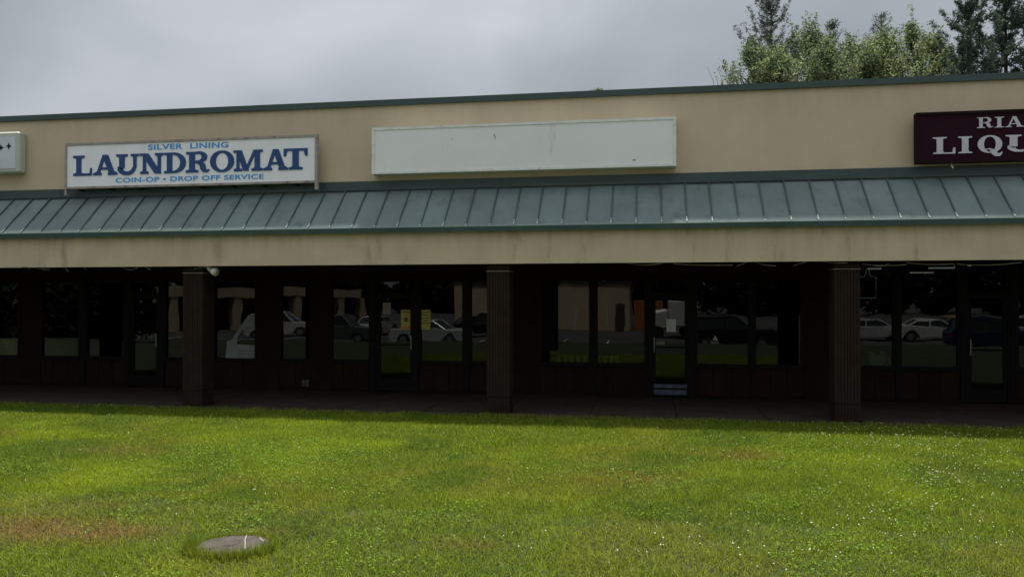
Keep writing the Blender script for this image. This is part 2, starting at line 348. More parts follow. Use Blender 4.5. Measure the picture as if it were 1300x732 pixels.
# canopy roof: panels between standing seams
SL = MB(); ang = math.atan2(4.03-3.315, YP-0.03-YF)
roof = thing('canopy_roof', None, None, (0, YF, 3.3)); roof.parent = B; roof.location = (0, YF-YS, 3.3)
W_ = 0.4225; xs = 0.66 - W_*58
pm = None; sm = None; cm = None
y0r, z0r, y1r, z1r = YF-0.055, 3.300, YP-0.02, 3.300+(YP-0.02-YF+0.055)*math.tan(ang)
n_p = 0
while xs < X1-W_:
    if xs > X0:
        if pm is None:
            ORG[roof] = Vector((xs, YF, 3.3))
            p = MB().prismx([(y0r,z0r),(y1r,z1r),(y1r,z1r-0.03),(y0r,z0r-0.03)], xs+0.004, xs+W_-0.004).build('roof_panel', 'roof', roof); pm = p.data
            dz = 0.042
            q = MB().prismx([(y0r+0.01,z0r-0.02),(y0r+0.012,z0r+dz-0.012),(y0r+0.03,z0r+dz+0.01),(y1r,z1r+dz),(y1r,z1r-0.02)], xs-0.011, xs+0.011).build('seam', 'seam', roof); sm = q.data
            c_ = MB().prismx([(y0r-0.006,z0r-0.01),(y0r-0.006,z0r+0.030),(y0r+0.03,z0r+dz+0.012),(y0r+0.095,z0r+dz+0.012+0.065*math.tan(ang)),(y0r+0.095,z0r+dz-0.02+0.065*math.tan(ang))], xs-0.0125, xs+0.0075).build('seam_glint', 'bare', roof); cm = c_.data
            xs_first = xs
        else:
            p = bpy.data.objects.new('roof_panel', pm); col.objects.link(p); p.parent = roof
            q = bpy.data.objects.new('seam', sm); col.objects.link(q); q.parent = roof
            c_ = bpy.data.objects.new('seam_glint', cm); col.objects.link(c_); c_.parent = roof
        p.location = (xs, 0, rr.uniform(-0.002, 0.002)); p.rotation_euler = (rr.uniform(-0.004, 0.004), 0, 0)
        jit = rr.uniform(-0.006, 0.006)
        q.location = (xs+jit, 0, 0); c_.location = (xs+jit, 0, rr.uniform(-0.006, 0.004)); c_.scale = (1, 1, 1)
    xs += W_
MB().prismx([(YF-0.10,3.205),(YF-0.10,3.292),(YF-0.075,3.308),(YF-0.03,3.300),(YF+0.02,3.22)], X0, X1).build('eave_trim', 'eave', B)
MB().box(X0, X1, YF, YF+0.14, 2.640, 3.216).build('fascia', 'stucco_low', B)
MB().box(X0, X1, YF+0.14, YS+0.02, 2.775, 2.82).build('soffit', 'soffit', B)
MB().box(X0, X1, YF+0.141, YF+0.16, 2.66, 2.774).build('fascia_backing', 'soffit', B)
# peeling strips and loose strands along the lower edge of the fascia
def strand(u0, v0, u1, v1, sag):
    a, b_ = at(u0, v0, YF+0.02), at(u1, v1, YF+0.02); pts = []
    for i in range(7):
        t = i/6; p = a.lerp(b_, t); p.z -= sag*4*t*(1-t); p.y += 0.03*math.sin(t*5); pts.append(p)
    return pts
for (u0,v0,u1,v1,sg) in ((2,338,36,339,0.0),(38,338,64,342,0.02),(36,341,42,339,0),(79,338,88,344,0.01),(104,338,110,342,0.0),(152,338,176,340,0.05),(180,338,192,342,0.0),(246,341,262,339,0.0),
                        (795,333.5,840,334.5,0.03),(855,335,930,336.5,0.01),(935,337,947,333,0.01),(960,333,985,337.5,0.015),(1008,337,1024,332,0.0),(1045,332,1075,333.5,0.01),(1095,335,1150,336,0.02),(1150,333,1210,335,0.02),(1215,335,1296,333,0.03),
                        (690,333,692,330,0.0),(727,331,735,333,-0.02),(1110,337,1128,335,0.02)):
    MB().tube(strand(u0,v0,u1,v1,sg), 0.0045, 5).build('loose_strip', 'strip', B)
# columns
ORG_c = (0,0,0)
def column_at(xc, first=None):
    if first is None:
        c = thing('column', None, None, (xc, YC, 0)); c.parent = B; c.location = (xc, YC-YS, 0)
        hw = 0.185
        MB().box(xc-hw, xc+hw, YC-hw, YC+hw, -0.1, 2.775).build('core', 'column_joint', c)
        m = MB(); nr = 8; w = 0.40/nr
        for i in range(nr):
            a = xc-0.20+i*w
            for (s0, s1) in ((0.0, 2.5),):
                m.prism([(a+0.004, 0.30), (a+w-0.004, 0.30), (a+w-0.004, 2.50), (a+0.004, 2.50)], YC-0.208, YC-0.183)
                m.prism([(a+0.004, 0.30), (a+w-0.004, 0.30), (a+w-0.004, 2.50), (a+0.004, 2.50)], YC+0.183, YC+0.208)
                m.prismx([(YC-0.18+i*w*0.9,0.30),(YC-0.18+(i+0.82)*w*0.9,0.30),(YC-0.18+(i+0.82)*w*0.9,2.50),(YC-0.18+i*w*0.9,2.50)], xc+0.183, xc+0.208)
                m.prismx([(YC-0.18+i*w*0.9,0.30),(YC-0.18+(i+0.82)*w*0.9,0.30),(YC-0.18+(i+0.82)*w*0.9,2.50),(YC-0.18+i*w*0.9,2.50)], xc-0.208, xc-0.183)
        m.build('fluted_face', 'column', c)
        # upper and lower runs of soldier courses
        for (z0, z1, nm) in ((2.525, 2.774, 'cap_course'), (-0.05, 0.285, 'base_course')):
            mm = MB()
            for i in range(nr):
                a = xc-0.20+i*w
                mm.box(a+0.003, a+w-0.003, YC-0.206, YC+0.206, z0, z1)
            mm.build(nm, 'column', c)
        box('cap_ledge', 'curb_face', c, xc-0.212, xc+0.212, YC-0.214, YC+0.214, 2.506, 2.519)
        return c
    c = copy_tree(first, B); c.location = (xc, YC-YS, 0); return c
xm = at(635, 440, YC).x
col0 = column_at(xm)
for xc in (at(252,440,YC).x, at(1072,440,YC).x, xm-11.7, xm-17.5, xm+11.7): column_at(xc, col0)

# shopfront wall: windows, doors and piers, left to right
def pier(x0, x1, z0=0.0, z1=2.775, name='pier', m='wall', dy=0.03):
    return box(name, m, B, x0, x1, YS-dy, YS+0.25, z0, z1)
HEAD = 2.44
def window(x0, x1, sill=0.64, head=HEAD, tilt=0.0, lintel=True):
    w = thing('window', None, None, ((x0+x1)/2, YS, sill)); w.parent = B; w.location = ((x0+x1)/2, 0, sill)
    m = MB(); t = 0.045
    m.box(x0, x0+t, YS-0.04, YS+0.08, sill, head); m.box(x1-t, x1, YS-0.04, YS+0.08, sill, head)
    m.box(x0+t, x1-t, YS-0.04, YS+0.08, sill, sill+t); m.box(x0+t, x1-t, YS-0.04, YS+0.08, head-t, head)
    m.build('frame', 'bronze', w)
    p = MB().box(x0+t-0.008, x1-t+0.008, YS+0.010, YS+0.016, sill+t-0.008, head-t+0.008).build('pane', 'glass', w)
    # panes never sit perfectly true
    cx, cz = 0, (head-sill)/2
    rot = Matrix.Translation((cx,0,cz)) @ Matrix.Rotation(tilt, 4, 'Z') @ Matrix.Rotation(rr.uniform(-0.0012,0.0012), 4, 'X') @ Matrix.Translation((-cx,0,-cz))
    p.data.transform(rot)
    # low wall of upright panels below, lintel above
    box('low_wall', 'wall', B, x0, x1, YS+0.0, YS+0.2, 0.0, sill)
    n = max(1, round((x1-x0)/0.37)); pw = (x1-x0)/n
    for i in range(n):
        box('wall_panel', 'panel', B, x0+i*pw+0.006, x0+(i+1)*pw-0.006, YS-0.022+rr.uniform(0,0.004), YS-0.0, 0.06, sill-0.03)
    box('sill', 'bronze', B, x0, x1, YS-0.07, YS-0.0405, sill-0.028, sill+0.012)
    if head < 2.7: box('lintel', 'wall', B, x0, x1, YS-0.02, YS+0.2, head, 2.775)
    return w
def door(x0, x1, head=HEAD, handle=1, tilt=0.0, label=None):
    d = thing('door', None, None, ((x0+x1)/2, YS, 0)); d.parent = B; d.location = ((x0+x1)/2, 0, 0)
    if label: d['label'] = label
    m = MB(); t = 0.05; dh = 2.10
    m.box(x0, x0+t, YS-0.04, YS+0.08, 0, head); m.box(x1-t, x1, YS-0.04, YS+0.08, 0, head)
    m.box(x0+t, x1-t, YS-0.04, YS+0.08, head-t, head); m.box(x0+t, x1-t, YS-0.03, YS+0.07, dh, dh+0.05)
    m.build('frame', 'bronze', d)
    m = MB(); a, b_ = x0+t+0.006, x1-t-0.006
    m.box(a, a+0.06, YS-0.02, YS+0.03, 0.02, dh-0.006); m.box(b_-0.06, b_, YS-0.02, YS+0.03, 0.02, dh-0.006)
    m.box(a+0.06, b_-0.06, YS-0.02, YS+0.03, 0.02, 0.27); m.box(a+0.06, b_-0.06, YS-0.02, YS+0.03, dh-0.07, dh-0.006)
    m.build('leaf_frame', 'bronze', d)
    p = MB().box(a+0.055, b_-0.055, YS+0.002, YS+0.008, 0.265, dh-0.065).build('pane', 'glass', d)
    p.data.transform(Matrix.Rotation(tilt, 4, 'Z'))
    MB().box(x0+t, x1-t, YS+0.010, YS+0.016, dh+0.045, head-t+0.005).build('transom_pane', 'glass', d)
    hx = a+0.03 if handle > 0 else b_-0.03
    MB().tube([(hx,YS-0.022,1.22),(hx,YS-0.065,1.22),(hx,YS-0.065,0.92),(hx,YS-0.022,0.92)], 0.009, 6).build('handle', 'steel', d)
    MB().tube([(a+0.06,YS-0.02,1.02),(a+0.08,YS-0.05,1.02),(b_-0.08,YS-0.05,1.02),(b_-0.06,YS-0.02,1.02)], 0.012, 6).build('push_bar', 'bronze', d)
    if head < 2.7: box('lintel', 'wall', B, x0, x1, YS-0.02, YS+0.2, head, 2.775)
    return d
def mullion(x0, x1, head=HEAD):
    box('mullion', 'bronze', B, x0+0.001, x1-0.001, YS-0.055, YS+0.1, 0.0, 2.775 if head < 2.7 else head)
H2 = 2.72
pier(-24,-18.2); window(-18.2,-16.4); pier(-16.4,-15.9); window(-15.9,-14.69, tilt=0.002)
pier(-14.69,-14.14); window(-14.14,-13.09, tilt=-0.001); mullion(-13.09,-12.95); window(-12.95,-11.92, tilt=0.002); mullion(-11.92,-11.82)
door(-11.82,-11.03, handle=-1); mullion(-11.03,-10.93); window(-10.93,-9.95); pier(-9.95,-9.71)
window(-9.71,-8.66, tilt=0.001); pier(-8.66,-8.11); window(-8.11,-7.36, tilt=-0.002); pier(-7.36,-6.92); window(-6.92,-5.98, tilt=0.002)
mullion(-5.98,-5.88); door(-5.88,-4.97, handle=-1, tilt=0.001); mullion(-4.97,-4.89); window(-4.89,-3.88, tilt=-0.0015); mullion(-3.88,-3.77); window(-3.77,-2.78, tilt=-0.001)
pier(-2.78,-2.25); window(-2.25,-1.16, tilt=0.0); mullion(-1.16,-1.07); window(-1.07,-0.02, tilt=0.0008); mullion(-0.02,0.05)
door(0.05,0.87, handle=1, tilt=0.002); mullion(0.87,0.96); window(0.96,2.06, tilt=0.0015); mullion(2.06,2.12); window(2.12,3.08, tilt=-0.001)
pier(3.08,4.02); window(4.02,4.81, head=H2, tilt=0.001); mullion(4.81,4.88,H2); window(4.88,5.99, head=H2, tilt=-0.001); mullion(5.99,6.08,H2)
door(6.08,6.88, head=H2, handle=1, tilt=0.001); mullion(6.88,6.99,H2); window(6.99,8.2, head=H2, tilt=0.002); pier(8.2,8.7); window(8.7,9.9, head=H2); mullion(9.9,10.0,H2); window(10.0,11.2, head=H2); pier(11.2,16)
# rooms behind the glass
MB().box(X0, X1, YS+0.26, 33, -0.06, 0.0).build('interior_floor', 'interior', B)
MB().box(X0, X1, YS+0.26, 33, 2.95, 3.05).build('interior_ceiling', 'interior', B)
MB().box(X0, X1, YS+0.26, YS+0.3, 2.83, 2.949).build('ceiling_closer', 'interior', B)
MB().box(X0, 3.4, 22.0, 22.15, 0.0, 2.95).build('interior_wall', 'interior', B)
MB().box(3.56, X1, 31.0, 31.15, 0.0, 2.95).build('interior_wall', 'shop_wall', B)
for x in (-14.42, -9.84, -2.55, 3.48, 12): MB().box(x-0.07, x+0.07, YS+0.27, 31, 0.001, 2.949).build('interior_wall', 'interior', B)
# tall black board inside the middle shop, hard against the glass
bb = at(697, 400, YS)
o = MB().box(-2.20, -1.86, YS-0.012, YS+0.006, 0.93, 2.392).build('board', 'black'); tag(o, 'tall black board fixed over the left end of the window right of the middle column', 'board')

# small fittings on the building front
e1 = at(256, 340, YF+0.2)
fl_ = thing('floodlight', 'small white elbow shaped floodlight under the canopy beside the left column', 'light fitting', (e1.x, e1.y, e1.z))
MB().tube([(-8.21,YF+0.20,2.775),(-8.21,YF+0.19,2.66),(-8.17,YF+0.17,2.60),(-8.11,YF+0.15,2.57)], [0.045,0.045,0.045,0.05], 10).build('neck', 'white_plastic', fl_, True)
MB().tube([(-8.11,YF+0.15,2.57),(-8.05,YF+0.13,2.545),(-7.99,YF+0.11,2.53)], [0.05,0.075,0.08], 12).build('lamp_head', 'white_plastic', fl_, True)
vx = at(388, 486, YS-0.03)
vt = thing('wall_vent', 'small pale square vent cover low on the shopfront wall', 'vent', (vx.x, vx.y, vx.z))
MB().box(vx.x-0.075, vx.x+0.075, YS-0.05, YS-0.023, vx.z-0.065, vx.z+0.065).build('cover', mat('grey_vent', (0.12,0.12,0.11), var=0.1), vt)
for i in range(4): box('louvre', 'bronze', vt, vx.x-0.06, vx.x+0.06, YS-0.056, YS-0.0505, vx.z-0.05+i*0.028, vx.z-0.038+i*0.028)

# ------------------------------------------------------------------ lettering
def stroke(m, pts, wid, y0, y1):
    """thick line through pts (x,z), widths wid"""
    n = len(pts); wid = wid if isinstance(wid, (list, tuple)) else [wid]*n
    Lp, Rp = [], []
    for i in range(n):
        a, b_ = pts[max(i-1,0)], pts[min(i+1,n-1)]
        dx, dz = b_[0]-a[0], b_[1]-a[1]; l = math.hypot(dx,dz) or 1
        nx, nz = -dz/l*wid[i]/2, dx/l*wid[i]/2
        Lp.append((pts[i][0]+nx, pts[i][1]+nz)); Rp.append((pts[i][0]-nx, pts[i][1]-nz))
    b = len(m.v)
    for i in range(n):
        for (x,z) in (Lp[i], Rp[i]): m.v += [(x,y0,z),(x,y1,z)]
    for i in range(n-1):
        a = b+i*4; c = a+4
        m.f += [(a,a+2,c+2,c),(a+1,c+1,c+3,a+3),(a,c,c+1,a+1),(a+2,a+3,c+3,c+2)]
    m.f += [(b,b+1,b+3,b+2), (b+(n-1)*4, b+(n-1)*4+2, b+(n-1)*4+3, b+(n-1)*4+1)]
def arc(cx, cz, rx, rz, a0, a1, wv, wh, n=20):
    """ellipse arc centre line with stroke wv at the sides and wh at top and bottom"""
    P, Wd = [], []
    for i in range(n+1):
        a = R(a0+(a1-a0)*i/n); P.append((cx+rx*math.cos(a), cz+rz*math.sin(a)))
        k = abs(math.cos(a))**1.5; Wd.append(wv*k+wh*(1-k))
    return P, Wd
def glyph(ch, T, t):
    """pieces of a slab serif capital of height 1; T thick stroke, t thin stroke and slab"""
    B_ = []   # ('p', pts) or ('s', pts, widths)
    def dg(x0,z0,x1,z1,w): B_.append(('p', [(x0-w/2,z0),(x0+w/2,z0),(x1+w/2,z1),(x1-w/2,z1)]))
    def rect(x0,z0,x1,z1): B_.append(('p', [(x0,z0),(x1,z0),(x1,z1),(x0,z1)]))
    def st(P, Wd): B_.append(('s', P, Wd))
    def foot(x, z, w=0.42, top=False, wd=None):
        wd = wd or T; h = t; s = -1 if top else 1; r = 0.045
        B_.append(('p', [(x-w/2,z),(x+w/2,z),(x+w/2,z+s*h),(x+wd/2+r,z+s*(h+0.01)),(x+wd/2,z+s*(h+r+0.02)),(x-wd/2,z+s*(h+r+0.02)),(x-wd/2-r,z+s*(h+0.01)),(x-w/2,z+s*h)][::(1 if not top else -1)]))
    if ch == 'L':
        rect(0.12,0,0.12+T,1); foot(0.12+T/2,1,T+0.30,True); foot(0.12+T/2,0,T+0.28); rect(0.12,0,0.84,t); B_.append(('p',[(0.74,t*0.5),(0.85,0.0),(0.85,0.36),(0.77,0.36)])); w = 0.90
    elif ch == 'A':
        dg(0.16,0.0,0.45,0.985,t*1.3); dg(0.81,0.0,0.49,0.985,T*1.08); rect(0.26,0.27,0.72,0.27+t); B_.append(('p',[(0.40,0.86),(0.55,0.86),(0.58,1.0),(0.37,1.0)])); foot(0.16,0,0.36,wd=t); foot(0.81,0,0.40); w = 1.02
    elif ch == 'U':
        rect(0.14,0.32,0.14+T,1); foot(0.14+T/2,1,T+0.26,True); rect(0.74,0.34,0.74+t*1.25,1); foot(0.74+t*0.6,1,0.34,True,t)
        P, Wd = arc(0.475,0.345,0.305,0.29,180,360,T,t*1.6); Wd = [T+(t*1.25-T)*i/20 if False else w_ for i, w_ in enumerate(Wd)]
        P[0] = (0.14+T/2,0.36); P[-1] = (0.74+t*0.62,0.36)
        for i in range(12,21): Wd[i] = t*1.6+(t*1.25-t*1.6)*(i-12)/8
        st(P, Wd); w = 0.98
    elif ch == 'N':
        rect(0.16,0,0.16+t*1.25,1); rect(0.80,0,0.80+t*1.25,1); dg(0.25,0.99,0.82,0.01,T*1.3); foot(0.16+t*0.6,0,0.36,wd=t); foot(0.80+t*0.6,1,0.36,True,t); rect(0.02,1-t,0.30,1.0); rect(0.80,0.0,0.80+t*1.25,0.1); w = 1.06
    elif ch == 'D':
        rect(0.14,0,0.14+T,1); rect(0.02,0,0.45,t); rect(0.02,1-t,0.45,1)
        P, Wd = arc(0.42,0.5,0.42,0.5-t/2,-90,90,T*1.05,t); st(P, Wd); w = 1.00
    elif ch == 'R':
        rect(0.14,0,0.14+T,1); foot(0.14+T/2,0,T+0.27); rect(0.02,1-t,0.48,1); rect(0.2,0.46,0.5,0.46+t)
        P, Wd = arc(0.47,0.73+t*0.1,0.285,0.27-t*0.4,-90,90,T*0.95,t,14); st(P, Wd)
        st([(0.44,0.50),(0.60,0.45),(0.68,0.34),(0.70,0.20),(0.76,0.08),(0.86,0.05),(0.94,0.13)],[t,T*0.8,T,T,T*0.8,t*1.0,t*0.7]); w = 0.98
    elif ch in 'OQ':
        P, Wd = arc(0.5,0.5,0.5-T/2,0.52-t/2,0,360,T*1.05,t,36); P[-1] = P[0]; st(P, Wd); w = 1.02
        if ch == 'Q':
            st([(0.30,0.10),(0.36,0.20),(0.47,0.23),(0.58,0.15),(0.66,0.00),(0.76,-0.12),(0.88,-0.14),(0.98,-0.02),(0.99,0.04)],[t*0.6,t*0.8,t,T*0.6,T*0.95,T*0.95,T*0.75,t*0.9,t*0.4])
    elif ch == 'M':
        rect(0.15,0,0.15+t*1.2,1); rect(0.94,0,0.94+T,1); dg(0.26,0.99,0.575,0.01,T*1.05); dg(0.565,0.01,0.97,0.99,t*1.2); foot(0.15+t*0.6,0,0.36,wd=t); foot(0.94+T/2,0,T+0.26); rect(0.02,1-t,0.32,1); rect(0.88,1-t,0.94+T+0.12,1); w = 1.30
    elif ch == 'T':
        rect(0.42-T/2,0,0.42+T/2,1); foot(0.42,0,T+0.28); rect(-0.02,1-t,0.86,1); B_.append(('p',[(-0.02,1),(-0.02,0.64),(0.06,0.64),(0.12,1-t)])); B_.append(('p',[(0.86,1),(0.72,1-t),(0.78,0.64),(0.86,0.64)])); w = 0.90
    elif ch == 'I':
        rect(0.15,0,0.15+T,1); foot(0.15+T/2,0,T+0.28); foot(0.15+T/2,1,T+0.28,True); w = T+0.34
    elif ch == 'S':
        P = [(0.66,0.74),(0.60,0.88),(0.42,0.955),(0.22,0.90),(0.14,0.76),(0.20,0.62),(0.40,0.52),(0.60,0.42),(0.68,0.26),(0.58,0.10),(0.38,0.045),(0.18,0.11),(0.09,0.27)]
        st(P,[t*0.8,t,t,T*0.8,T,T,T*1.05,T,T,T*0.8,t,t,t*0.8]); rect(0.63,0.66,0.71,0.98); rect(0.04,0.02,0.12,0.34); w = 0.80
    return B_, w
def letter(ch, x0, x1, z0, z1, yf, m, parent, T, t, depth=0.012):
    """one raised letter filling x0..x1 and z0..z1, its face just proud of yf"""
    ps, w = glyph(ch, T, t); sx, sz = (x1-x0)/w, (z1-z0); mb = MB(); k = 0
    for p in ps:
        k += 1; y0 = yf-depth-0.0006*k
        if p[0] == 'p': mb.prism([(x0+a*sx, z0+b*sz) for a, b in p[1]], y0, yf)
        else:
            # widths live in glyph space: scale points after offsetting
            tmp = MB(); stroke(tmp, p[1], p[2], y0, yf); b = len(mb.v)
            mb.v += [(x0+a*sx, y, z0+c*sz) for a, y, c in tmp.v]; mb.f += [tuple(b+i for i in f) for f in tmp.f]
    return mb.build('letter', m, parent)
def word(s, xs, z0, z1, yf, m, parent, T, t):
    for ch, (a, b_) in zip(s, xs): letter(ch, a, b_, z0, z1, yf, m, parent, T, t)
def text(s, x0, x1, z0, z1, yf, m, parent, name='lettering', bold=0.03, depth=0.004):
    cu = bpy.data.curves.new('t', 'FONT'); cu.body = s; cu.offset = bold; cu.extrude = 0.0; cu.space_character = 1.08
    ob = bpy.data.objects.new('t', cu); col.objects.link(ob); bpy.context.view_layer.update()
    me = bpy.data.meshes.new_from_object(ob.evaluated_get(bpy.context.evaluated_depsgraph_get()))
    col.objects.unlink(ob); bpy.data.objects.remove(ob)
    V = np.array([v.co[:] for v in me.vertices]); lo, hi = V.min(0), V.max(0)
    fs = [tuple(p.vertices) for p in me.polygons]
    mb = MB(); sx = (x1-x0)/(hi[0]-lo[0]); sz = (z1-z0)/(hi[1]-lo[1])
    mb.v = [(x0+(a-lo[0])*sx, yf-depth, z0+(b-lo[1])*sz) for a, b, _ in V]; mb.f = fs
    bpy.data.meshes.remove(me)
    return mb.build(name, m, parent)

# laundromat sign
SF = 14.37
sg = thing('laundromat_sign', 'white laundromat sign with navy and light blue lettering in a rusty pipe frame', 'sign', (-8.83, SF, 4.2))
MB().box(-11.49, -6.22, SF, SF+0.10, 4.27, 5.10).build('sign_face', 'white_sign', sg)
fr = MB()
fr.box(-11.53, -11.491, SF-0.02, SF+0.06, 4.10, 5.145); fr.box(-6.219, -6.165, SF-0.02, SF+0.06, 4.10, 5.145)
fr.box(-11.490, -6.220, SF-0.018, SF+0.06, 5.101, 5.143); fr.box(-11.490, -6.220, SF-0.022, SF+0.06, 4.228, 4.269)
fr.build('sign_frame', 'rusty', sg)
for x in np.linspace(-11.2, -6.6, 8): MB().box(x-0.02, x+0.02, SF+0.0, SF+0.14, 4.19, 4.214).build('bolt', 'black', sg)
for x in np.linspace(-11.0, -6.8, 5): MB().box(x-0.02, x+0.02, SF+0.141, YP-0.001, 4.8, 4.84).build('bracket', 'rusty', sg)
us = [(95,133),(131,172),(170,208),(206,241),(237,271),(264,301),(299,336),(335,362)]
def sx(u): return at(u, 200, SF).x
spans = [(95,122),(124,153),(149,179),(177,208),(207,236),(236,266),(266,296),(293,331),(335,366),(363,392)]
spans = [(94,118.5),(119.5,149.5),(147.5,176.5),(177,208),(208,237.5),(236,267),(267,298),(296,334),(335.5,366),(361,392)]
word('LAUNDROMAT', [(sx(a), sx(b_)) for a, b_ in spans], 4.487, 4.892, SF, MT['navy'], sg, 0.235, 0.115)
text('SILVER  LINING', sx(188), sx(290), 4.955, 5.065, SF, MT['skyblue'], sg)
text('COIN-OP \u2022 DROP OFF SERVICE', sx(147), sx(335), 4.327, 4.425, SF, MT['skyblue'], sg)

# blank sign
sb = thing('blank_sign', 'long empty off-white sign box stained near its lower right', 'sign', (-2.29, SF, 4.35))
MB().box(-5.03, 0.455, SF-0.02, SF, 4.40, 5.175).build('sign_face', 'blank_sign', sb)
fr = MB(); fr.box(-5.085, -5.031, SF-0.035, YP-0.002, 4.352, 5.225); fr.box(0.456, 0.505, SF-0.035, YP-0.002, 4.352, 5.225)
fr.box(-5.030, 0.455, SF-0.032, YP-0.002, 5.176, 5.222); fr.box(-5.030, 0.455, SF-0.032, YP-0.002, 4.355, 4.399)
fr.build('sign_frame', 'blank_edge', sb)
for (x, z, w, h) in ((-2.76,4.98,0.02,0.05),(-2.74,4.93,0.012,0.05),(-3.55,4.95,0.012,0.03),(-0.25,4.47,0.05,0.02)):
    box('stain_chip', mat('chip', (0.13,0.12,0.10)), sb, x, x+w, SF-0.0215, SF-0.0201, z, z+h)
MB().tube([(-5.02,SF+0.02,4.352),(-5.02,SF+0.02,4.28)],0.02,6).build('stub', 'rusty', sb)

# liquor sign, runs on out of the picture to the right
sl = thing('liquor_sign', 'dark maroon liquor store sign with pale raised capitals', 'sign', (7.2, SF, 4.28))
MB().box(4.45, 9.95, SF, SF+0.12, 4.285, 5.135, bev=0.006).build('sign_face', 'maroon', sl)
fr = MB(); fr.box(4.447,4.495,SF-0.02,SF-0.001,4.283,5.137); fr.box(9.905,9.953,SF-0.02,SF-0.001,4.283,5.137); fr.box(4.496,9.904,SF-0.02,SF-0.001,4.283,4.33); fr.box(4.496,9.904,SF-0.02,SF-0.001,5.09,5.137)
fr.build('sign_frame', 'maroon_edge', sl)
for x in (4.8, 7.2, 9.6): MB().box(x-0.03, x+0.03, SF+0.121, YP-0.001, 4.9, 4.95).build('bracket', 'rusty', sl)
MB().tube([(5.02,SF+0.05,4.282),(5.02,SF+0.03,4.22),(5.04,SF+0.03,4.20)],0.012,6).build('loose_cable', 'white_plastic', sl)
q = lambda u: at(u, 180, SF).x
Lsp = [(q(1185),q(1214)),(q(1216),q(1235.5)),(q(1241),q(1272.5)),(q(1276),q(1276)+0.46)]
x = Lsp[3][1]+0.06
for w in (0.45,0.45,0.36): Lsp.append((x, x+w)); x += w+0.06
word('LIQUORS', Lsp, 4.435, 4.715, SF, MT['pale_letter'], sl, 0.25, 0.075)
word('RIA', [(q(1240),q(1261)),(q(1262.5),q(1275.5)),(q(1276.5),q(1299.5))], 4.845, 5.02, SF, MT['pale_letter'], sl, 0.21, 0.07)

# small lightbox at the far left
bx = thing('lightbox_sign', 'cream plastic lightbox sign with black marks at the left edge', 'sign', (-13.9, 14.4, 4.6))
MB().box(-15.6, -12.62, 14.40, YP-0.001, 4.60, 5.44, bev=0.03).build('housing', 'cream_plastic', bx)
MB().box(-15.52, -12.69, 14.388, 14.402, 4.68, 5.33).build('sign_face', 'grey_face', bx)
def spark(cx, cz, r):
    P = []
    for i in range(8):
        a = i*math.pi/4+math.pi/2; rad = r if i % 2 == 0 else r*0.36; P.append((cx+rad*math.cos(a), cz+rad*math.sin(a)))
    return P
MB().prism(spark(-13.02,5.115,0.075), 14.382, 14.3875).prism(spark(-12.84,5.14,0.075), 14.382, 14.3875).build('emblem', 'black', bx)
MB().prism([(-13.50,4.97),(-13.24,4.97),(-13.28,5.02),(-13.38,5.09),(-13.46,5.06)], 14.382, 14.3875).build('emblem', 'black', bx)
m = MB()
for (x0, x1, z) in ((-13.6,-13.34,4.845),(-13.31,-13.2,4.845),(-13.17,-13.05,4.845),(-13.02,-12.95,4.848),(-13.5,-13.3,4.74),(-13.26,-13.16,4.74),(-13.1,-12.98,4.742)): m.box(x0,x1,14.172,14.179,z,z+0.035)
m.build('lettering', 'black', bx)
MB().box(-13.6,-12.92,14.172,14.179,4.715,4.722).build('rule_line', 'black', bx)

# ------------------------------------------------------------------ notices and things in the windows
def panel_at(name, label, cat, u0, v0, u1, v1, m, y=YS-0.004, th=0.002, group=None):
    a, b_ = at(u0, v0, y), at(u1, v1, y)
    t = thing(name, label, cat, ((a.x+b_.x)/2, y, b_.z), group)
    MB().box(a.x, b_.x, y-th, y, b_.z, a.z).build('sheet', m, t); return t, a, b_
t, a, b_ = panel_at('notice', 'yellow paper notice with an orange foot on the laundromat door glass', 'notice', 509, 393, 523, 418, 'yellow', y=YS+0.0)
MB().box(a.x+0.01, b_.x-0.01, YS-0.004, YS-0.0025, b_.z+0.01, b_.z+0.06).build('print', 'orange_print', t)
MB().box(a.x+0.04, b_.x-0.04, YS-0.004, YS-0.0025, a.z-0.06, a.z-0.04).prism([(a.x+0.115+0.05*math.cos(k), (a.z+b_.z)/2+0.05*math.sin(k)) for k in np.arange(0, 6.28, 0.7)], YS-0.004, YS-0.0025).build('print', mat('dim_print', (0.10,0.09,0.03)), t)
t, a, b_ = panel_at('notice', 'yellow paper notice on the laundromat window just right of its door', 'notice', 532.5, 393, 546.5, 418, 'yellow', y=YS+0.004)
m = MB()
for i in range(5): m.box(a.x+0.03, b_.x-0.03, YS-0.001, YS+0.0008, a.z-0.06-i*0.06, a.z-0.045-i*0.06)
m.build('print', bpy.data.materials['dim_print'], t)
t, a, b_ = panel_at('poster', 'white sheet of paper taped to the glass door of the empty middle shop', 'notice', 846, 405, 858, 421, 'paper', y=YS+0.0)
t, a, b_ = panel_at('poster', 'small pale strip notice low on the glass door of the empty middle shop', 'notice', 830, 433, 844, 437.5, 'curb_face', y=YS+0.0)
t, a, b_ = panel_at('sticker', 'tiny pale sticker near the top of the left shop door', 'notice', 194, 379.5, 204-1, 384, 'curb_face', y=YS+0.0)
t, a, b_ = panel_at('poster', 'pinkish sheet of paper beside the laundromat door glass edge', 'notice', 486, 384, 496, 399, mat('pink_paper', (0.30,0.24,0.22)), y=YS+0.0)
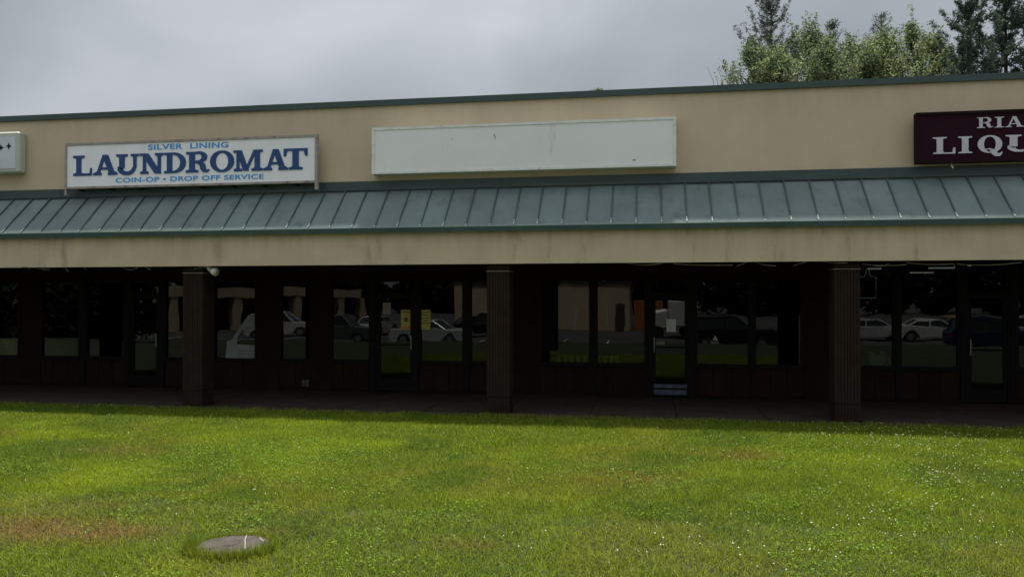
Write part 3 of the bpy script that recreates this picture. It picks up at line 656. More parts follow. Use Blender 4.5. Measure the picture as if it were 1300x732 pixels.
# pale board with an arched cut-out inside the second laundromat window
a = at(286, 457, YS-0.01); b_ = at(327, 400, YS-0.01)
bd = thing('arched_display_board', 'pale board with an arched opening and ruled lines on the window beside the left column', 'board', (a.x, YS-0.01, 0.66))
w_, h_ = b_.x-a.x, b_.z-a.z
pts = [(a.x, 0.67), (b_.x, 0.67), (b_.x, 0.67+h_*0.30), (a.x+w_*0.36, 0.67+h_*0.32), (a.x+w_*0.38, 0.67+h_*0.45), (a.x+w_*0.50, 0.67+h_*0.62), (a.x+w_*0.72, 0.67+h_*0.70), (b_.x, 0.67+h_*0.66), (b_.x, 0.67+h_), (a.x+w_*0.72, 0.67+h_*0.97), (a.x+w_*0.45, 0.67+h_*0.70), (a.x+w_*0.22, 0.67+h_*0.44), (a.x+w_*0.05, 0.67+h_*0.38)]
mm = MB(); mm.prism(pts, YS-0.012, YS-0.002); mm.build('board', mat('pale_board', (0.24,0.26,0.25), var=0.08), bd)
m = MB()
for i in range(3): m.box(a.x+w_*0.42, b_.x-0.02, YS-0.015, YS-0.0125, 0.70+i*0.07, 0.715+i*0.07)
m.build('ruled_line', mat('ruled', (0.09,0.10,0.10)), bd)
# row of pale tubs on the inner sill
MT['tub'] = mat('tub_plastic', (0.80,0.76,0.70), rough=0.6, var=0.15)
box('inner_sill', 'bronze', B, -2.2, -0.07, YS+0.09, YS+0.30, 0.60, 0.665)
tx = [at(u, 455, YS+0.2).x for u in (709,717.5,726,734,742,750,759,768,776,783)]
lab = ['pale plastic tub on the inner sill, leftmost of its row by the black board','second pale tub from the black board on the inner sill','third pale tub from the black board on the inner sill','fourth pale tub from the black board on the inner sill','pale tub on the inner sill, last one before the window mullion','pale tub standing directly behind the window mullion','first pale tub on the inner sill right of the mullion','second pale tub on the inner sill right of the mullion','third pale tub on the inner sill right of the mullion','pale tub on the inner sill, rightmost of its row near the door']
tub0 = None
for x, lb in zip(tx, lab):
    if tub0 is None:
        tub0 = thing('plastic_tub', lb, 'tub', (x, YS+0.2, 0.665), 'pale tubs on the inner window sill')
        MB().tube([(x,YS+0.2,0.667),(x,YS+0.2,0.80)], [0.04,0.052], 12).build('tub_body', 'tub', tub0)
        MB().tube([(x,YS+0.2,0.801),(x,YS+0.2,0.82)], [0.056,0.054], 12).build('lid', 'tub', tub0)
    else:
        t = copy_tree(tub0); t.location = (x, YS+0.2, 0.665); t['label'] = lb
# kick plate on the middle shop door, blue sky reflection painted into its colour
kd = [o for o in bpy.data.objects if o.name.startswith('door') and o.type == 'EMPTY' and abs(ORG[o].x-0.46) < 0.1][0]
MB().box(0.13, 0.79, YS-0.026, YS-0.0205, 0.19, 0.262).box(0.13, 0.79, YS-0.026, YS-0.0205, 0.05, 0.15).build('kick_plate', 'kick', kd)

# liquor shop interior: cartons by the window, outlined sign, faint print, ceiling tubes
nb = thing('bottle_outline_sign', 'thin pale outlined sign with a bottle neck hanging in the liquor shop window', 'sign', (at(1098,378,YS+0.08).x, YS+0.08, 2.0))
P = lambda u, v: tuple(at(u, v, YS+0.09))
for pts in ([P(1090-20,351.5),P(1090-20,378),P(1112,378),P(1112,351.5),P(1105,350.5),P(1103.5,347),P(1103.5,343),P(1101.5,341.5),P(1099.5,343),P(1099.5,347),P(1097,351),P(1070,351.5)],):
    MB().tube(pts, 0.0065, 6).build('outline_tube', 'neon', nb)
MB().tube([P(1101.5,352),P(1101.5,368)],0.005,5).tube([P(1093,369),P(1098,367),P(1104,370)],0.004,5).build('inner_tube', mat('dim_tube', (0.12,0.14,0.12)), nb)
pr = thing('window_lettering', 'two rows of faint yellow lettering high in the liquor shop window', 'lettering', (at(1185,385,YS+0.03).x, YS+0.03, 2.0))
m = MB()
for row, (v0, v1, ua, ub) in enumerate(((370.5,376.5,1168,1200),(378.5,385.5,1164,1198))):
    u = ua
    while u < ub:
        a, b_ = at(u, v0, YS+0.022), at(u+2.6, v1, YS+0.022); k = rr.choice('EILHUF')
        if k in 'EILHUF': m.box(a.x, a.x+0.012, YS+0.018, YS+0.022, b_.z, a.z)
        if k in 'EF': m.box(a.x+0.0125, b_.x, YS+0.018, YS+0.022, a.z-0.012, a.z); m.box(a.x+0.0125, b_.x-0.01, YS+0.018, YS+0.022, (a.z+b_.z)/2, (a.z+b_.z)/2+0.012)
        if k in 'ELU': m.box(a.x+0.0125, b_.x, YS+0.018, YS+0.022, b_.z, b_.z+0.012)
        if k in 'HU': m.box(b_.x-0.012, b_.x-0.0001, YS+0.017, YS+0.0215, b_.z+0.0125, a.z)
        u += 3.9
m.build('lettering', 'faint_print', pr)
t, a, b_ = panel_at('poster', 'dull red poster hung in the liquor shop window below the yellow lettering', 'poster', 1146, 388, 1163, 405, mat('dull_red_paper', (0.12,0.03,0.03), var=0.2), y=YS+0.03)
MB().box(a.x+0.03, b_.x-0.03, YS+0.026, YS+0.0275, (a.z+b_.z)/2, (a.z+b_.z)/2+0.05).build('print', 'paper', t)
labs = ['white carton behind the liquor shop window just right of the column','second white carton right of the column in the liquor shop window','third white carton right of the column in the liquor shop window','white carton behind the liquor shop window beside its first mullion']
MT['carton'] = mat('pale_carton', (0.75,0.76,0.74), rough=0.8, var=0.2, vscale=9)
for i, (u, hgt) in enumerate(((1106,0.34),(1113.5,0.30),(1120,0.36),(1129,0.26))):
    x = at(u, 450, YS+0.3).x
    t = thing('carton', labs[i], 'carton', (x, YS+0.3, 0.6), 'white cartons in the liquor shop window')
    MB().box(x-0.05, x+0.05, YS+0.25, YS+0.36, 0.60, 0.60+hgt, bev=0.004).build('carton_body', 'carton', t)
    MB().box(x-0.04, x+0.04, YS+0.247, YS+0.2495, 0.66, 0.70).build('print', 'black', t)
box('window_shelf', 'interior', B, 4.06, 8.1, YS+0.22, YS+0.5, 0.55, 0.599)
i = 0
tl = ['ceiling tube in the liquor shop nearest the outlined sign','farthest ceiling tube of the receding row in the liquor shop','third ceiling tube of the receding row in the liquor shop','second ceiling tube of the receding row in the liquor shop','bright ceiling tube nearest the liquor shop window','ceiling tube high beside the liquor shop door']
for (u, v, hw) in ((1110,341,8),(1125,354,9),(1150,350,10),(1170,346,13),(1196,340,15),(1222,337,9)):
    p = at_z(u, v, 2.88); hw_ = hw*p.y/F_PX
    t = thing('ceiling_light', tl[i], 'ceiling light', (p.x, p.y, 2.88), 'fluorescent lights on the liquor shop ceiling'); i += 1
    MB().box(p.x-hw_, p.x+hw_, p.y-0.09, p.y+0.09, 2.90, 2.949).build('housing', 'shop_wall', t)
    MB().tube([(p.x-hw_,p.y,2.88),(p.x+hw_,p.y,2.88)], 0.022, 6).build('tube', 'tube', t)

# ------------------------------------------------------------------ manhole lid in the lawn
mh = thing('manhole_cover', 'round grey concrete lid with pale cracks sunk in the lawn', 'manhole cover', (-3.40, 6.18, 0))
m = MB(); n = 40; m.v = []; r0 = 0.315
rings = [(r0,-0.12),(r0,-0.012),(r0-0.012,-0.002),(r0*0.6,0.0),(0.001,0.001)]
for (r, z) in rings:
    for k in range(n): a = 2*math.pi*k/n; j = 1+0.012*math.sin(5*a+1)+rr.uniform(-.006,.006); m.v.append((-3.40+r*j*math.cos(a), 6.18+r*j*math.sin(a), z+(rr.uniform(-0.002,0.002) if -0.05 < z else 0)))
for i in range(len(rings)-1):
    for k in range(n): m.f.append((i*n+k, i*n+(k+1)%n, (i+1)*n+(k+1)%n, (i+1)*n+k))
m.build('lid', 'lid', mh)
MB().tube([(-3.42,6.47,0.001),(-3.37,6.35,0.003),(-3.30,6.22,0.004),(-3.24,6.10,0.003)],0.004,4).build('crack', 'crack', mh)
MB().tube([(-3.27,6.42,0.001),(-3.22,6.36,0.002),(-3.19,6.33,0.002)],0.005,4).build('crack', 'crack', mh)
MB().tube([(-3.60,6.00,0.001),(-3.52,6.01,0.003),(-3.46,5.99,0.002)],0.003,4).build('crack', 'crack', mh)

# ------------------------------------------------------------------ trees
def np_mesh(name, V, F4, C, m, parent=None, nper=4):
    me = bpy.data.meshes.new(name); me.vertices.add(len(V)); me.vertices.foreach_set('co', V.astype(np.float32).ravel())
    nf = len(F4); me.loops.add(nf*nper); me.loops.foreach_set('vertex_index', F4.astype(np.int32).ravel())
    me.polygons.add(nf); me.polygons.foreach_set('loop_start', np.arange(0, nf*nper, nper, dtype=np.int32))
    me.update(calc_edges=True)
    if C is not None:
        at_ = me.color_attributes.new('Col', 'FLOAT_COLOR', 'POINT'); at_.data.foreach_set('color', np.concatenate([C, np.ones((len(C),1))], 1).astype(np.float32).ravel())
    me.materials.append(m); ob = bpy.data.objects.new(name, me); col.objects.link(ob)
    if parent: ob.parent = parent
    return ob
def leaves(P, size, colr, cvar, flat=1.6):
    """rhombic leaves at P with random tilt; returns V, F, C"""
    n = len(P); a = RNG.normal(size=(n,3)); a /= np.linalg.norm(a,axis=1)[:,None]
    b = RNG.normal(size=(n,3)); b -= a*(a*b).sum(1)[:,None]; b /= np.linalg.norm(b,axis=1)[:,None]
    s = size*RNG.uniform(0.6,1.3,(n,1))
    V = np.stack([P-a*s*flat/2, P+b*s/2*0.8, P+a*s*flat/2, P-b*s/2*0.8], 1).reshape(-1,3)
    F = np.arange(n*4).reshape(-1,4)
    k = RNG.uniform(1-cvar, 1+cvar, (n,1)); hue = RNG.uniform(-0.15,0.15,(n,1))
    C = np.array(colr)[None,:]*k*np.concatenate([1+hue, np.ones((n,1)), 1-hue],1)
    return V, F, np.repeat(np.clip(C,0.004,0.6), 4, 0)
def broad_tree(x, y, h, w, label, colr, seed, nleaf=15000, size=0.13, name='broadleaf_tree', base=0.3, group='trees behind the strip mall'):
    r = random.Random(seed); t = thing(name, label, 'tree', (x, y, -0.05), group)
    tr = MB(); top = h*0.93
    tr.tube([(x,y,-0.1),(x+0.1,y,h*0.25),(x-0.1,y+0.1,h*0.5),(x,y,top)], [0.22,0.17,0.10,0.02], 8)
    cl = []
    def env(zf): return w*0.92*math.sin(math.pi*min(1,(0.12+0.80*zf)))**0.8 if zf < 0.8 else w*1.0*math.sin(math.pi*0.76)**0.8*((1-zf)/0.2)**0.7
    for i in range(80):
        a = i*2.4+r.uniform(-.4,.4); f = 1-r.uniform(0,1)**1.5*0.85; rad = env(f)*r.uniform(0.25,1.2); zz = h*(base+(1-base)*f)*r.uniform(0.97,1.01)
        ex, ey, ez = x+rad*math.cos(a), y+rad*math.sin(a), zz
        zs_ = max(h*0.15, min(zz-rad*0.7-0.3, top-0.2)); mx_ = Vector((x+(ex-x)*0.5, y+(ey-y)*0.5, (zs_+ez)/2+0.05)); up = Vector((r.uniform(-.2,.2),r.uniform(-.2,.2),r.uniform(0.3,0.9)))
        e_ = Vector((ex,ey,ez)); tip = e_+up*(r.uniform(0.5,1.5) if f > 0.72 else 0.6)
        tr.tube([(x,y,zs_),mx_,e_,tip], [0.05,0.03,0.014,0.005], 4)
        for q_ in np.linspace(0.25,1,6):
            p_ = mx_.lerp(e_, q_); cl.append((p_.x+r.gauss(0,.12),p_.y+r.gauss(0,.12),p_.z+r.gauss(0,.10), r.uniform(0.10,0.30)))
        for q_ in (0.25,0.45,0.65,0.85,1.0):
            p_ = e_.lerp(tip, q_); cl.append((p_.x+r.gauss(0,.04),p_.y,p_.z, r.uniform(0.07,0.15)*(1.2-0.6*q_)))
    tr.build('trunk', 'bark', t)
    nleaf = int(nleaf*1.35); cl = np.array(cl); wt = cl[:,3]**1.6; idx = RNG.choice(len(cl), nleaf, p=wt/wt.sum())
    P = cl[idx,:3]+RNG.normal(size=(nleaf,3))*cl[idx,3:4]*np.array([0.85,0.85,0.7])-np.array([x,y,-0.05])
    V, F, C = leaves(P, 0.085, colr, 0.8)
    np_mesh('crown', V, F, C, MT['leaf'], t); return t
def conifer(x, y, h, w, label, colr, seed, name='pine_tree', n=9000, group='trees behind the strip mall', rise=0.8, low=0.25, gap=1.0, size=0.055, dens=1.0):
    r = random.Random(seed); t = thing(name, label, 'tree', (x, y, -0.05), group)
    tr = MB(); tr.tube([(x,y,-0.1),(x+0.05,y,h*0.5),(x+0.08,y,h*0.8),(x,y,h)], [0.2,0.12,0.07,0.015], 8)
    pts = []; z = h*low
    while z < h*0.985:
        f = (z-h*low)/(h*(1-low)); L_ = w/2*(1-f)**0.62+0.10
        for k in range(r.choice((3,4,5,6))):
            a = r.uniform(0, 6.283); l = L_*r.uniform(0.40,1.15); p0 = Vector((x,y,z)); rs = rise*r.uniform(0.5,1.3)*(0.7+0.6*f); d = Vector((math.cos(a), math.sin(a), rs*0.7))
            pm_ = p0+d*l*0.55-Vector((0,0,0.04*l)); p1 = p0+d*l+Vector((0,0,0.30*l)); tr.tube([p0,pm_,p1], [0.03,0.018,0.006], 4)
            ns = int(5+l*8)
            for s_ in range(ns):
                q_ = (s_+0.7)/ns
                if r.random() > (0.35+0.65*q_): continue
                c = p0.lerp(pm_, q_*2) if q_ < 0.5 else pm_.lerp(p1, q_*2-1)
                sp = 0.03+0.10*(1-q_)*min(1,l)
                pts.append((c.x+r.gauss(0,sp), c.y+r.gauss(0,sp), c.z+r.gauss(0,sp*0.6)+0.03, 0.045+0.06*r.random()))
        z += r.uniform(0.20,0.50)*gap
    tr.build('trunk', 'bark', t)
    n = int(n*2.2); cl = np.array(pts); idx = RNG.integers(0, len(cl), n)
    P = cl[idx,:3]+RNG.normal(size=(n,3))*cl[idx,3:4]*np.array([1,1,0.8])-np.array([x,y,-0.05])
    V, F, C = leaves(P, size, colr, 0.6, flat=2.2)
    np_mesh('crown', V, F, C, MT['needle'], t); return t
def tree_px(kind, u, vtop, Y, wpx, label, colr, seed, **k):
    p = at(u, vtop, Y); w = wpx*Y/F_PX
    return kind(p.x, Y, p.z, w, label, colr, seed, **k)
LG, MG, DG = (0.215,0.265,0.120), (0.165,0.215,0.105), (0.078,0.120,0.084)
tree_px(conifer, 978, -6, 46, 180, 'open grey-green pine spire standing above the left end of the tree group', (0.105,0.125,0.100), 1, n=22000, low=0.3)
tree_px(broad_tree, 956, 60, 44, 66, 'pale leafy tree at the left end of the group, below the pine spire', MG, 2, nleaf=14000)
tree_px(broad_tree, 988, 68, 43, 90, 'yellow-green leafy tree just right of the leftmost leafy tree', LG, 3, nleaf=14000)
tree_px(broad_tree, 1028, 38, 45, 84, 'leafy tree with pointed top in the left half of the tree group', MG, 4, nleaf=15000)
tree_px(conifer, 1053, 26, 47, 120, 'narrow pointed conifer rising between the two leafy halves of the tree group', (0.095,0.125,0.075), 5, n=7000)
tree_px(broad_tree, 1080, 60, 44, 80, 'leafy tree in the middle of the tree group with sky gaps in its crown', LG, 6, nleaf=13000)
tree_px(conifer, 1119, 15, 47, 110, 'thin dark conifer tip rising from the middle of the leafy mass', (0.095,0.115,0.090), 7, n=6000)
tree_px(broad_tree, 1122, 50, 44, 92, 'broad yellow-green leafy tree below the thin dark conifer tip', LG, 8, nleaf=17000)
tree_px(broad_tree, 1160, 40, 44, 84, 'tallest yellow-green leafy tree in the right half of the leafy mass', LG, 9, nleaf=16000)
tree_px(broad_tree, 1192, 62, 45, 66, 'low leafy tree at the right end of the leafy mass beside the dark evergreens', MG, 10, nleaf=12000)
tree_px(broad_tree, 1050, 56, 43, 80, 'low leafy tree left of the narrow pointed conifer foot', MG, 21, nleaf=12000)
tree_px(broad_tree, 1100, 64, 43, 80, 'low leafy tree right of the narrow pointed conifer foot', LG, 22, nleaf=12000)
tree_px(conifer, 1174, 42, 50, 60, 'tiny conifer tip left of the first dark evergreen', DG, 11, n=4000)
tree_px(conifer, 1190, 44, 50, 60, 'tiny conifer tip nearest the first dark evergreen', DG, 12, n=4000)
tree_px(conifer, 1228, -14, 42, 165, 'large dark evergreen, left one of the big pair at the right', DG, 13, n=30000, gap=1.15, dens=1)
tree_px(conifer, 1274, -45, 43, 165, 'large dark evergreen with the highest top, right one of the big pair', DG, 14, n=34000, gap=1.15)
tree_px(conifer, 1318, -20, 42, 160, 'dark evergreen cut off by the right edge of the picture', DG, 15, n=22000)
# bare twig tops just above the parapet
tw = thing('bare_twigs', 'few bare thin twigs poking above the parapet left of the leafy trees', 'twigs', tuple(at(915,108,30)))
m = MB(); P = lambda u, v: at(u, v, 30)
base = P(915, 175)
for pts in ([P(905,150),P(906,104),P(898,86)],[P(912,150),P(911,104),P(908,97)],[P(918,150),P(917,103),P(912,88)],[P(926,150),P(927,102),P(921,92)],[P(930,150),P(932,100),P(917,78)]):
    m.tube([base]+pts, [0.03,0.015,0.010,0.006], 4)
m.build('twig', 'bark', tw)
tw = thing('treetop_tuft', 'tiny leafy tuft barely showing over the parapet above the blank sign', 'tree', tuple(at(758,115,34)))
p = at(758,118,34)
pts = RNG.normal(size=(90,3))*np.array([0.11,0.1,0.03]) ; V, F, C = leaves(pts, 0.07, MG, 0.3); np_mesh('crown', V, F, C, MT['leaf'], tw).location = (0,0,0.02)
MB().tube([(p.x,34,-0.1),(p.x,34,p.z)], [0.06,0.01], 5).build('trunk', 'bark', tw)

# ------------------------------------------------------------------ the other side of the road, seen mirrored in the glass
def sedan(x, y, rz, paint_, label, suv=False, sc=1.0):
    t = thing('parked_car', label, 'car', (0,0,0), 'cars on the lot mirrored in the shop windows')
    H_ = 1.75 if suv else 1.43; L_ = 4.7; hw = 0.90
    if suv: prof = [(-2.32,0.55),(-2.35,0.95),(-2.25,1.05),(-1.0,1.12),(2.22,1.15),(2.32,0.9),(2.3,0.5)]
    else: prof = [(-2.32,0.48),(-2.36,0.72),(-2.2,0.84),(-1.05,0.95),(1.45,0.98),(2.2,0.96),(2.32,0.75),(2.3,0.42)]
    def ring(pr, yy, zin): return [(a, yy, b) for a, b in pr]
    bottom = []
    for xx in np.linspace(2.3, -2.3, 24):
        zz = 0.25
        for wx in (-1.45, 1.42):
            if abs(xx-wx) < 0.39: zz = 0.33+math.sqrt(max(0, 0.39**2-(xx-wx)**2))*0.98
        bottom.append((xx, zz))
    full = prof+bottom; n = len(full)
    m = MB()
    for yy, k in ((-hw,0.0),(-hw+0.07,1.0),(hw-0.07,1.0),(hw,0.0)):
        for a, b in full: m.v.append((a*(0.985 if k == 0 else 1), yy, b-(0.035 if (k == 0 and b > 0.8) else 0)))
    m.f.append(tuple(range(n))); m.f.append(tuple(range(4*n-1, 3*n-1, -1)))
    for r_ in range(3):
        for i in range(n): m.f.append((r_*n+i, r_*n+(i+1)%n, (r_+1)*n+(i+1)%n, (r_+1)*n+i))
    m.build('body', paint_, t, False)
    zb = 1.10 if suv else 0.95
    low = [(-1.05,zb),(2.05 if suv else 1.55,zb)]; hi = [(-0.30,H_-0.04),(0.1,H_),(1.55 if suv else 0.75,H_-0.02),(1.85 if suv else 0.95,H_-0.08)]
    gl = MB(); pr = [low[0], hi[0], hi[3], low[1]]
    for yy, yi in ((-hw+0.04,0.17),):
        pass
    def cab(mb, ins, pr, y_low, y_top, shrink=0):
        b = len(mb.v)
        for s_ in (-1, 1):
            for (a, z) in pr:
                f = (z-zb)/(H_-zb); mb.v.append((a, s_*(y_low+(y_top-y_low)*f), z))
        n_ = len(pr); mb.f += [tuple(range(b,b+n_)), tuple(range(b+2*n_-1,b+n_-1,-1))]+[(b+i, b+(i+1)%n_, b+n_+(i+1)%n_, b+n_+i) for i in range(n_)]
    cab(gl, 0, [low[0],hi[0],hi[1],hi[2],hi[3],low[1]], hw-0.05, hw-0.22); gl.build('window_glass', 'carglass', t)
    rf = MB(); cab(rf, 0, [(hi[0][0]-0.05,H_-0.05),(0.1,H_+0.015),(hi[2][0],H_+0.005),(hi[3][0]+0.03,H_-0.07),(hi[3][0],H_-0.12),(hi[0][0],H_-0.10)], hw-0.04, hw-0.19); rf.build('roof', paint_, t)
    pl = MB()
    for s_ in (-1,1):
        for (a0,z0_,a1,z1_) in ((low[0][0]-0.03,zb-0.02,hi[0][0],H_-0.05),(low[1][0]+0.03,zb-0.02,hi[3][0],H_-0.08),(0.35,zb,0.32,H_-0.05)):
            f1 = (z1_-zb)/(H_-zb); pl.tube([(a0,s_*(hw-0.045),z0_),(a1,s_*(hw-0.045-0.17*f1),z1_)], 0.045, 5)
    pl.build('pillar', paint_, t)
    for wx in (-1.45, 1.42):
        for s_ in (-1, 1):
            w = MB().tube([(wx,s_*(hw-0.22),0.33),(wx,s_*(hw-0.01),0.33)], 0.33, 20).build('wheel', 'rubber', t)
            MB().tube([(wx,s_*(hw-0.03),0.33),(wx,s_*(hw+0.005),0.33)], 0.20, 14).build('rim', 'rim', w)
    for s_ in (-1, 1):
        MB().box(-2.345,-2.20,s_*0.72-0.16,s_*0.72+0.16,0.66,0.79).build('headlight', 'lamp', t)
        MB().box(2.20,2.335,s_*0.74-0.13,s_*0.74+0.13,0.70,0.88).build('tail_light', 'tail', t)
    t.location = (x, y, LOT_Z); t.rotation_euler = (0, 0, rz); t.scale = (sc, sc, sc); return t
def car_px(u, v, rz, paint_, label, suv=False):
    p = mirrored(u, v, LOT_Z); return sedan(p.x, p.y, R(rz), MT[paint_], label, suv)
car_px(548, 437, 188, 'silver', 'silver sedan mirrored beside the yellow notices in the laundromat window')
car_px(603, 427, 150, 'black_car', 'black car mirrored just left of the middle column')
car_px(622, 422, 40, 'white_car', 'white suv mirrored behind the middle column edge', True)
car_px(434, 434, 178, 'grey_car', 'grey-green suv mirrored in the window left of the laundromat door', True)
car_px(356, 428, 170, 'white_car', 'white suv mirrored in the narrow laundromat window', True)
car_px(930, 442, 182, 'black_car', 'black suv mirrored in the wide window right of the middle shop door', True)
car_px(1182, 434, 184, 'white_car', 'white sedan mirrored in the liquor shop window')
car_px(1104, 432, 178, 'silver', 'silver sedan mirrored right beside the right column')
car_px(1262, 446, 183, 'blue_car', 'dark blue suv mirrored in the liquor shop door', True)
car_px(1330, 440, 176, 'silver', 'pale silver suv mirrored at the right edge of the liquor shop front', True)
car_px(1218, 427, 174, 'gold_car', 'gold sedan mirrored behind the white one in the liquor shop window')
car_px(480, 424, 95, 'silver', 'silver car mirrored end-on in the laundromat door')

# tan block building across the lot
zt = LOT_Z
p0 = mirrored(574, 418, zt); p1 = mirrored(800, 418, zt)
tb = thing('tan_block_building', 'plain tan block building with a dark flat roof edge across the parking lot', 'building', (p0.x, p0.y, zt))
ht = 3.95
MB().box(p0.x, p1.x, p0.y-14, p0.y, zt, zt+ht).build('wall', 'tan', tb)
MB().box(p0.x-0.1, p1.x+0.1, p0.y-14.1, p0.y+0.1, zt+ht, zt+ht+0.28).build('roof', 'roof_dark', tb)
MB().box(p1.x-1.1, p1.x-0.4, p0.y+0.001, p0.y+0.08, zt+0.01, zt+2.2).build('door', 'roof_dark', tb)
for i, u in enumerate((731, 771, 790, 794, 815)):
    p = mirrored(u, 419, zt); p.y += 0.5
    t = thing('bollard', ['white post before the tan building, standing far left of the rest','second white post from the left before the tan building','third white post from the left before the tan building','white post before the right corner of the tan building','white post standing alone beside the orange container'][i], 'post', (p.x, p.y, zt), 'white posts before the tan building')
    MB().tube([(p.x,p.y,zt),(p.x,p.y,zt+1.7)], 0.09, 8).build('shaft', 'bollard', t)
    MB().tube([(p.x,p.y,zt+1.70),(p.x,p.y,zt+1.76)], [0.09,0.03], 8).build('cap', 'bollard', t)
# orange containers and a white box truck
for i, (ua, ub, vt, vb) in enumerate(((806,823,391,408),(825,843,393,405))):
    a = mirrored(ua, 420-i*1.5, zt); b_ = mirrored(ub, 420-i*1.5, zt)
    t = thing('storage_container', ['orange storage container nearest the tan building','second orange storage container, beside the white truck'][i], 'container', (a.x, a.y, zt), 'orange storage containers')
    MB().box(a.x, b_.x, a.y-5, a.y, zt, zt+2.5).build('shell', 'orange_box', t)
    m = MB(); k = a.x+0.1
    while k < b_.x-0.1: m.box(k, k+0.06, a.y+0.001, a.y+0.04, zt+0.1, zt+2.4); k += 0.2
    m.build('corrugation', 'orange_box', t)
a = mirrored(852, 430, zt)
t = thing('box_truck', 'white box truck parked across the lot beside the orange containers', 'truck', (a.x, a.y, zt))
MB().box(a.x, a.x+1.9, a.y-4.5, a.y, zt+0.9, zt+2.55, bev=0.03).build('cargo_box', 'white_car', t)
MB().box(a.x-1.3, a.x-0.05, a.y-3.0, a.y-0.9, zt+0.6, zt+2.0, bev=0.12).build('cab', 'white_car', t)
MB().box(a.x-1.33, a.x-1.1, a.y-2.8, a.y-1.1, zt+1.3, zt+1.85).build('windscreen', 'carglass', t)
for dx in (-0.7, 1.3):
    for dy in (-0.95, -3.0): MB().tube([(a.x+dx,a.y+dy,zt+0.4),(a.x+dx,a.y+dy+0.25,zt+0.4)], 0.4, 14).build('wheel', 'rubber', t)
p = mirrored(910, 446, zt)
t = thing('fire_hydrant', 'white fire hydrant on the lot edge mirrored right of the middle shop door', 'hydrant', (p.x, p.y, zt))
MB().tube([(p.x,p.y,zt),(p.x,p.y,zt+0.06),(p.x,p.y,zt+0.07),(p.x,p.y,zt+0.60)], [0.17,0.17,0.11,0.11], 12).build('barrel', 'bollard', t)
MB().tube([(p.x,p.y,zt+0.60),(p.x,p.y,zt+0.70),(p.x,p.y,zt+0.77),(p.x,p.y,zt+0.84)], [0.14,0.12,0.06,0.03], 12).build('bonnet', 'bollard', t)
for dx in (-1, 1): MB().tube([(p.x+dx*0.1,p.y,zt+0.45),(p.x+dx*0.2,p.y,zt+0.45)], 0.055, 8).build('nozzle', 'bollard', t)
# second tan shop wing with a covered front, far left
pa = mirrored(170, 424, zt); pb = mirrored(462, 412, zt)
wg = thing('shopping_wing', 'tan shopping wing with a deep fascia on square posts across the lot', 'building', (pa.x, pa.y, zt))
d = Vector((pb.x-pa.x, pb.y-pa.y, 0)); ln = d.length; angw = math.atan2(d.y, d.x)
m = MB().box(0, ln, -0.3, 0, 2.9, 3.75); o = m.build('fascia', 'tan', wg)
o2 = MB().box(0, ln, -14, -3.0, 0, 3.6).build('wall', 'roof_dark', wg)
o3 = MB().box(0, ln, -14, -0.31, 3.61, 3.7).build('roof', 'roof_dark', wg)
objs = [o, o2, o3]
k = 0.0
while k < ln: objs.append(MB().box(k, k+0.7, -0.75, -0.05, 0, 2.89).build('post', 'tan', wg)); k += ln/8
for o in objs:
    for v in o.data.vertices: v.co = v.co + ORG[wg]
wg.rotation_euler = (0, 0, angw)
# dark wood behind everything
pts = []
for i in range(70):
    x = -150+i*4.2+RNG.uniform(-1,1); y = -98+RNG.uniform(-6,6); h = RNG.uniform(9,15)
    if -60 < x < -12 or -2 > x > -12: h *= 0.55
    n = 420; q_ = RNG.normal(size=(n,3)); q_ /= np.linalg.norm(q_,axis=1)[:,None]; q_ *= np.array([3.4,3.0,h*0.5])*RNG.uniform(0.7,1.05,(n,1))
    pts.append(q_+np.array([x,y,zt+h*0.5]))
hp = []  # hedge added behind the camera to darken reflections in the leftmost windows
ha, hb = mirrored(-260, 446, zt), mirrored(165, 446, zt)
for i in range(26):
    q0 = ha.lerp(hb, i/25); n = 520; q_ = RNG.normal(size=(n,3)); q_ /= np.linalg.norm(q_,axis=1)[:,None]; hh = RNG.uniform(4.2,6.0); q_ *= np.array([1.1,1.0,hh*0.5])*RNG.uniform(0.6,1.05,(n,1))
    hp.append(q_+np.array([q0.x, q0.y+RNG.uniform(-.4,.4), zt+hh*0.5]))
hp = np.concatenate(hp); V, F, C = leaves(hp, 0.42, (0.018,0.030,0.013), 0.35, flat=1.4)
hd = thing('added_dark_hedge', 'tall dark hedge added out of view to darken the leftmost window reflections', 'hedge', (ha.x, ha.y, zt))
V = V-np.array([ha.x,ha.y,zt]); np_mesh('foliage', V, F, C, MT['leaf'], hd)
m = MB()
for i in range(26): q0 = ha.lerp(hb, i/25); m.tube([(q0.x,q0.y,zt),(q0.x,q0.y,zt+2.5)], [0.08,0.03], 6)
m.build('stem', 'bark', hd)
pts = np.concatenate(pts); V, F, C = leaves(pts, 1.5, (0.018,0.028,0.013), 0.3, flat=1.3)
o = np_mesh('distant_woods', V, F, C, MT['leaf']); tag(o, kind='stuff')

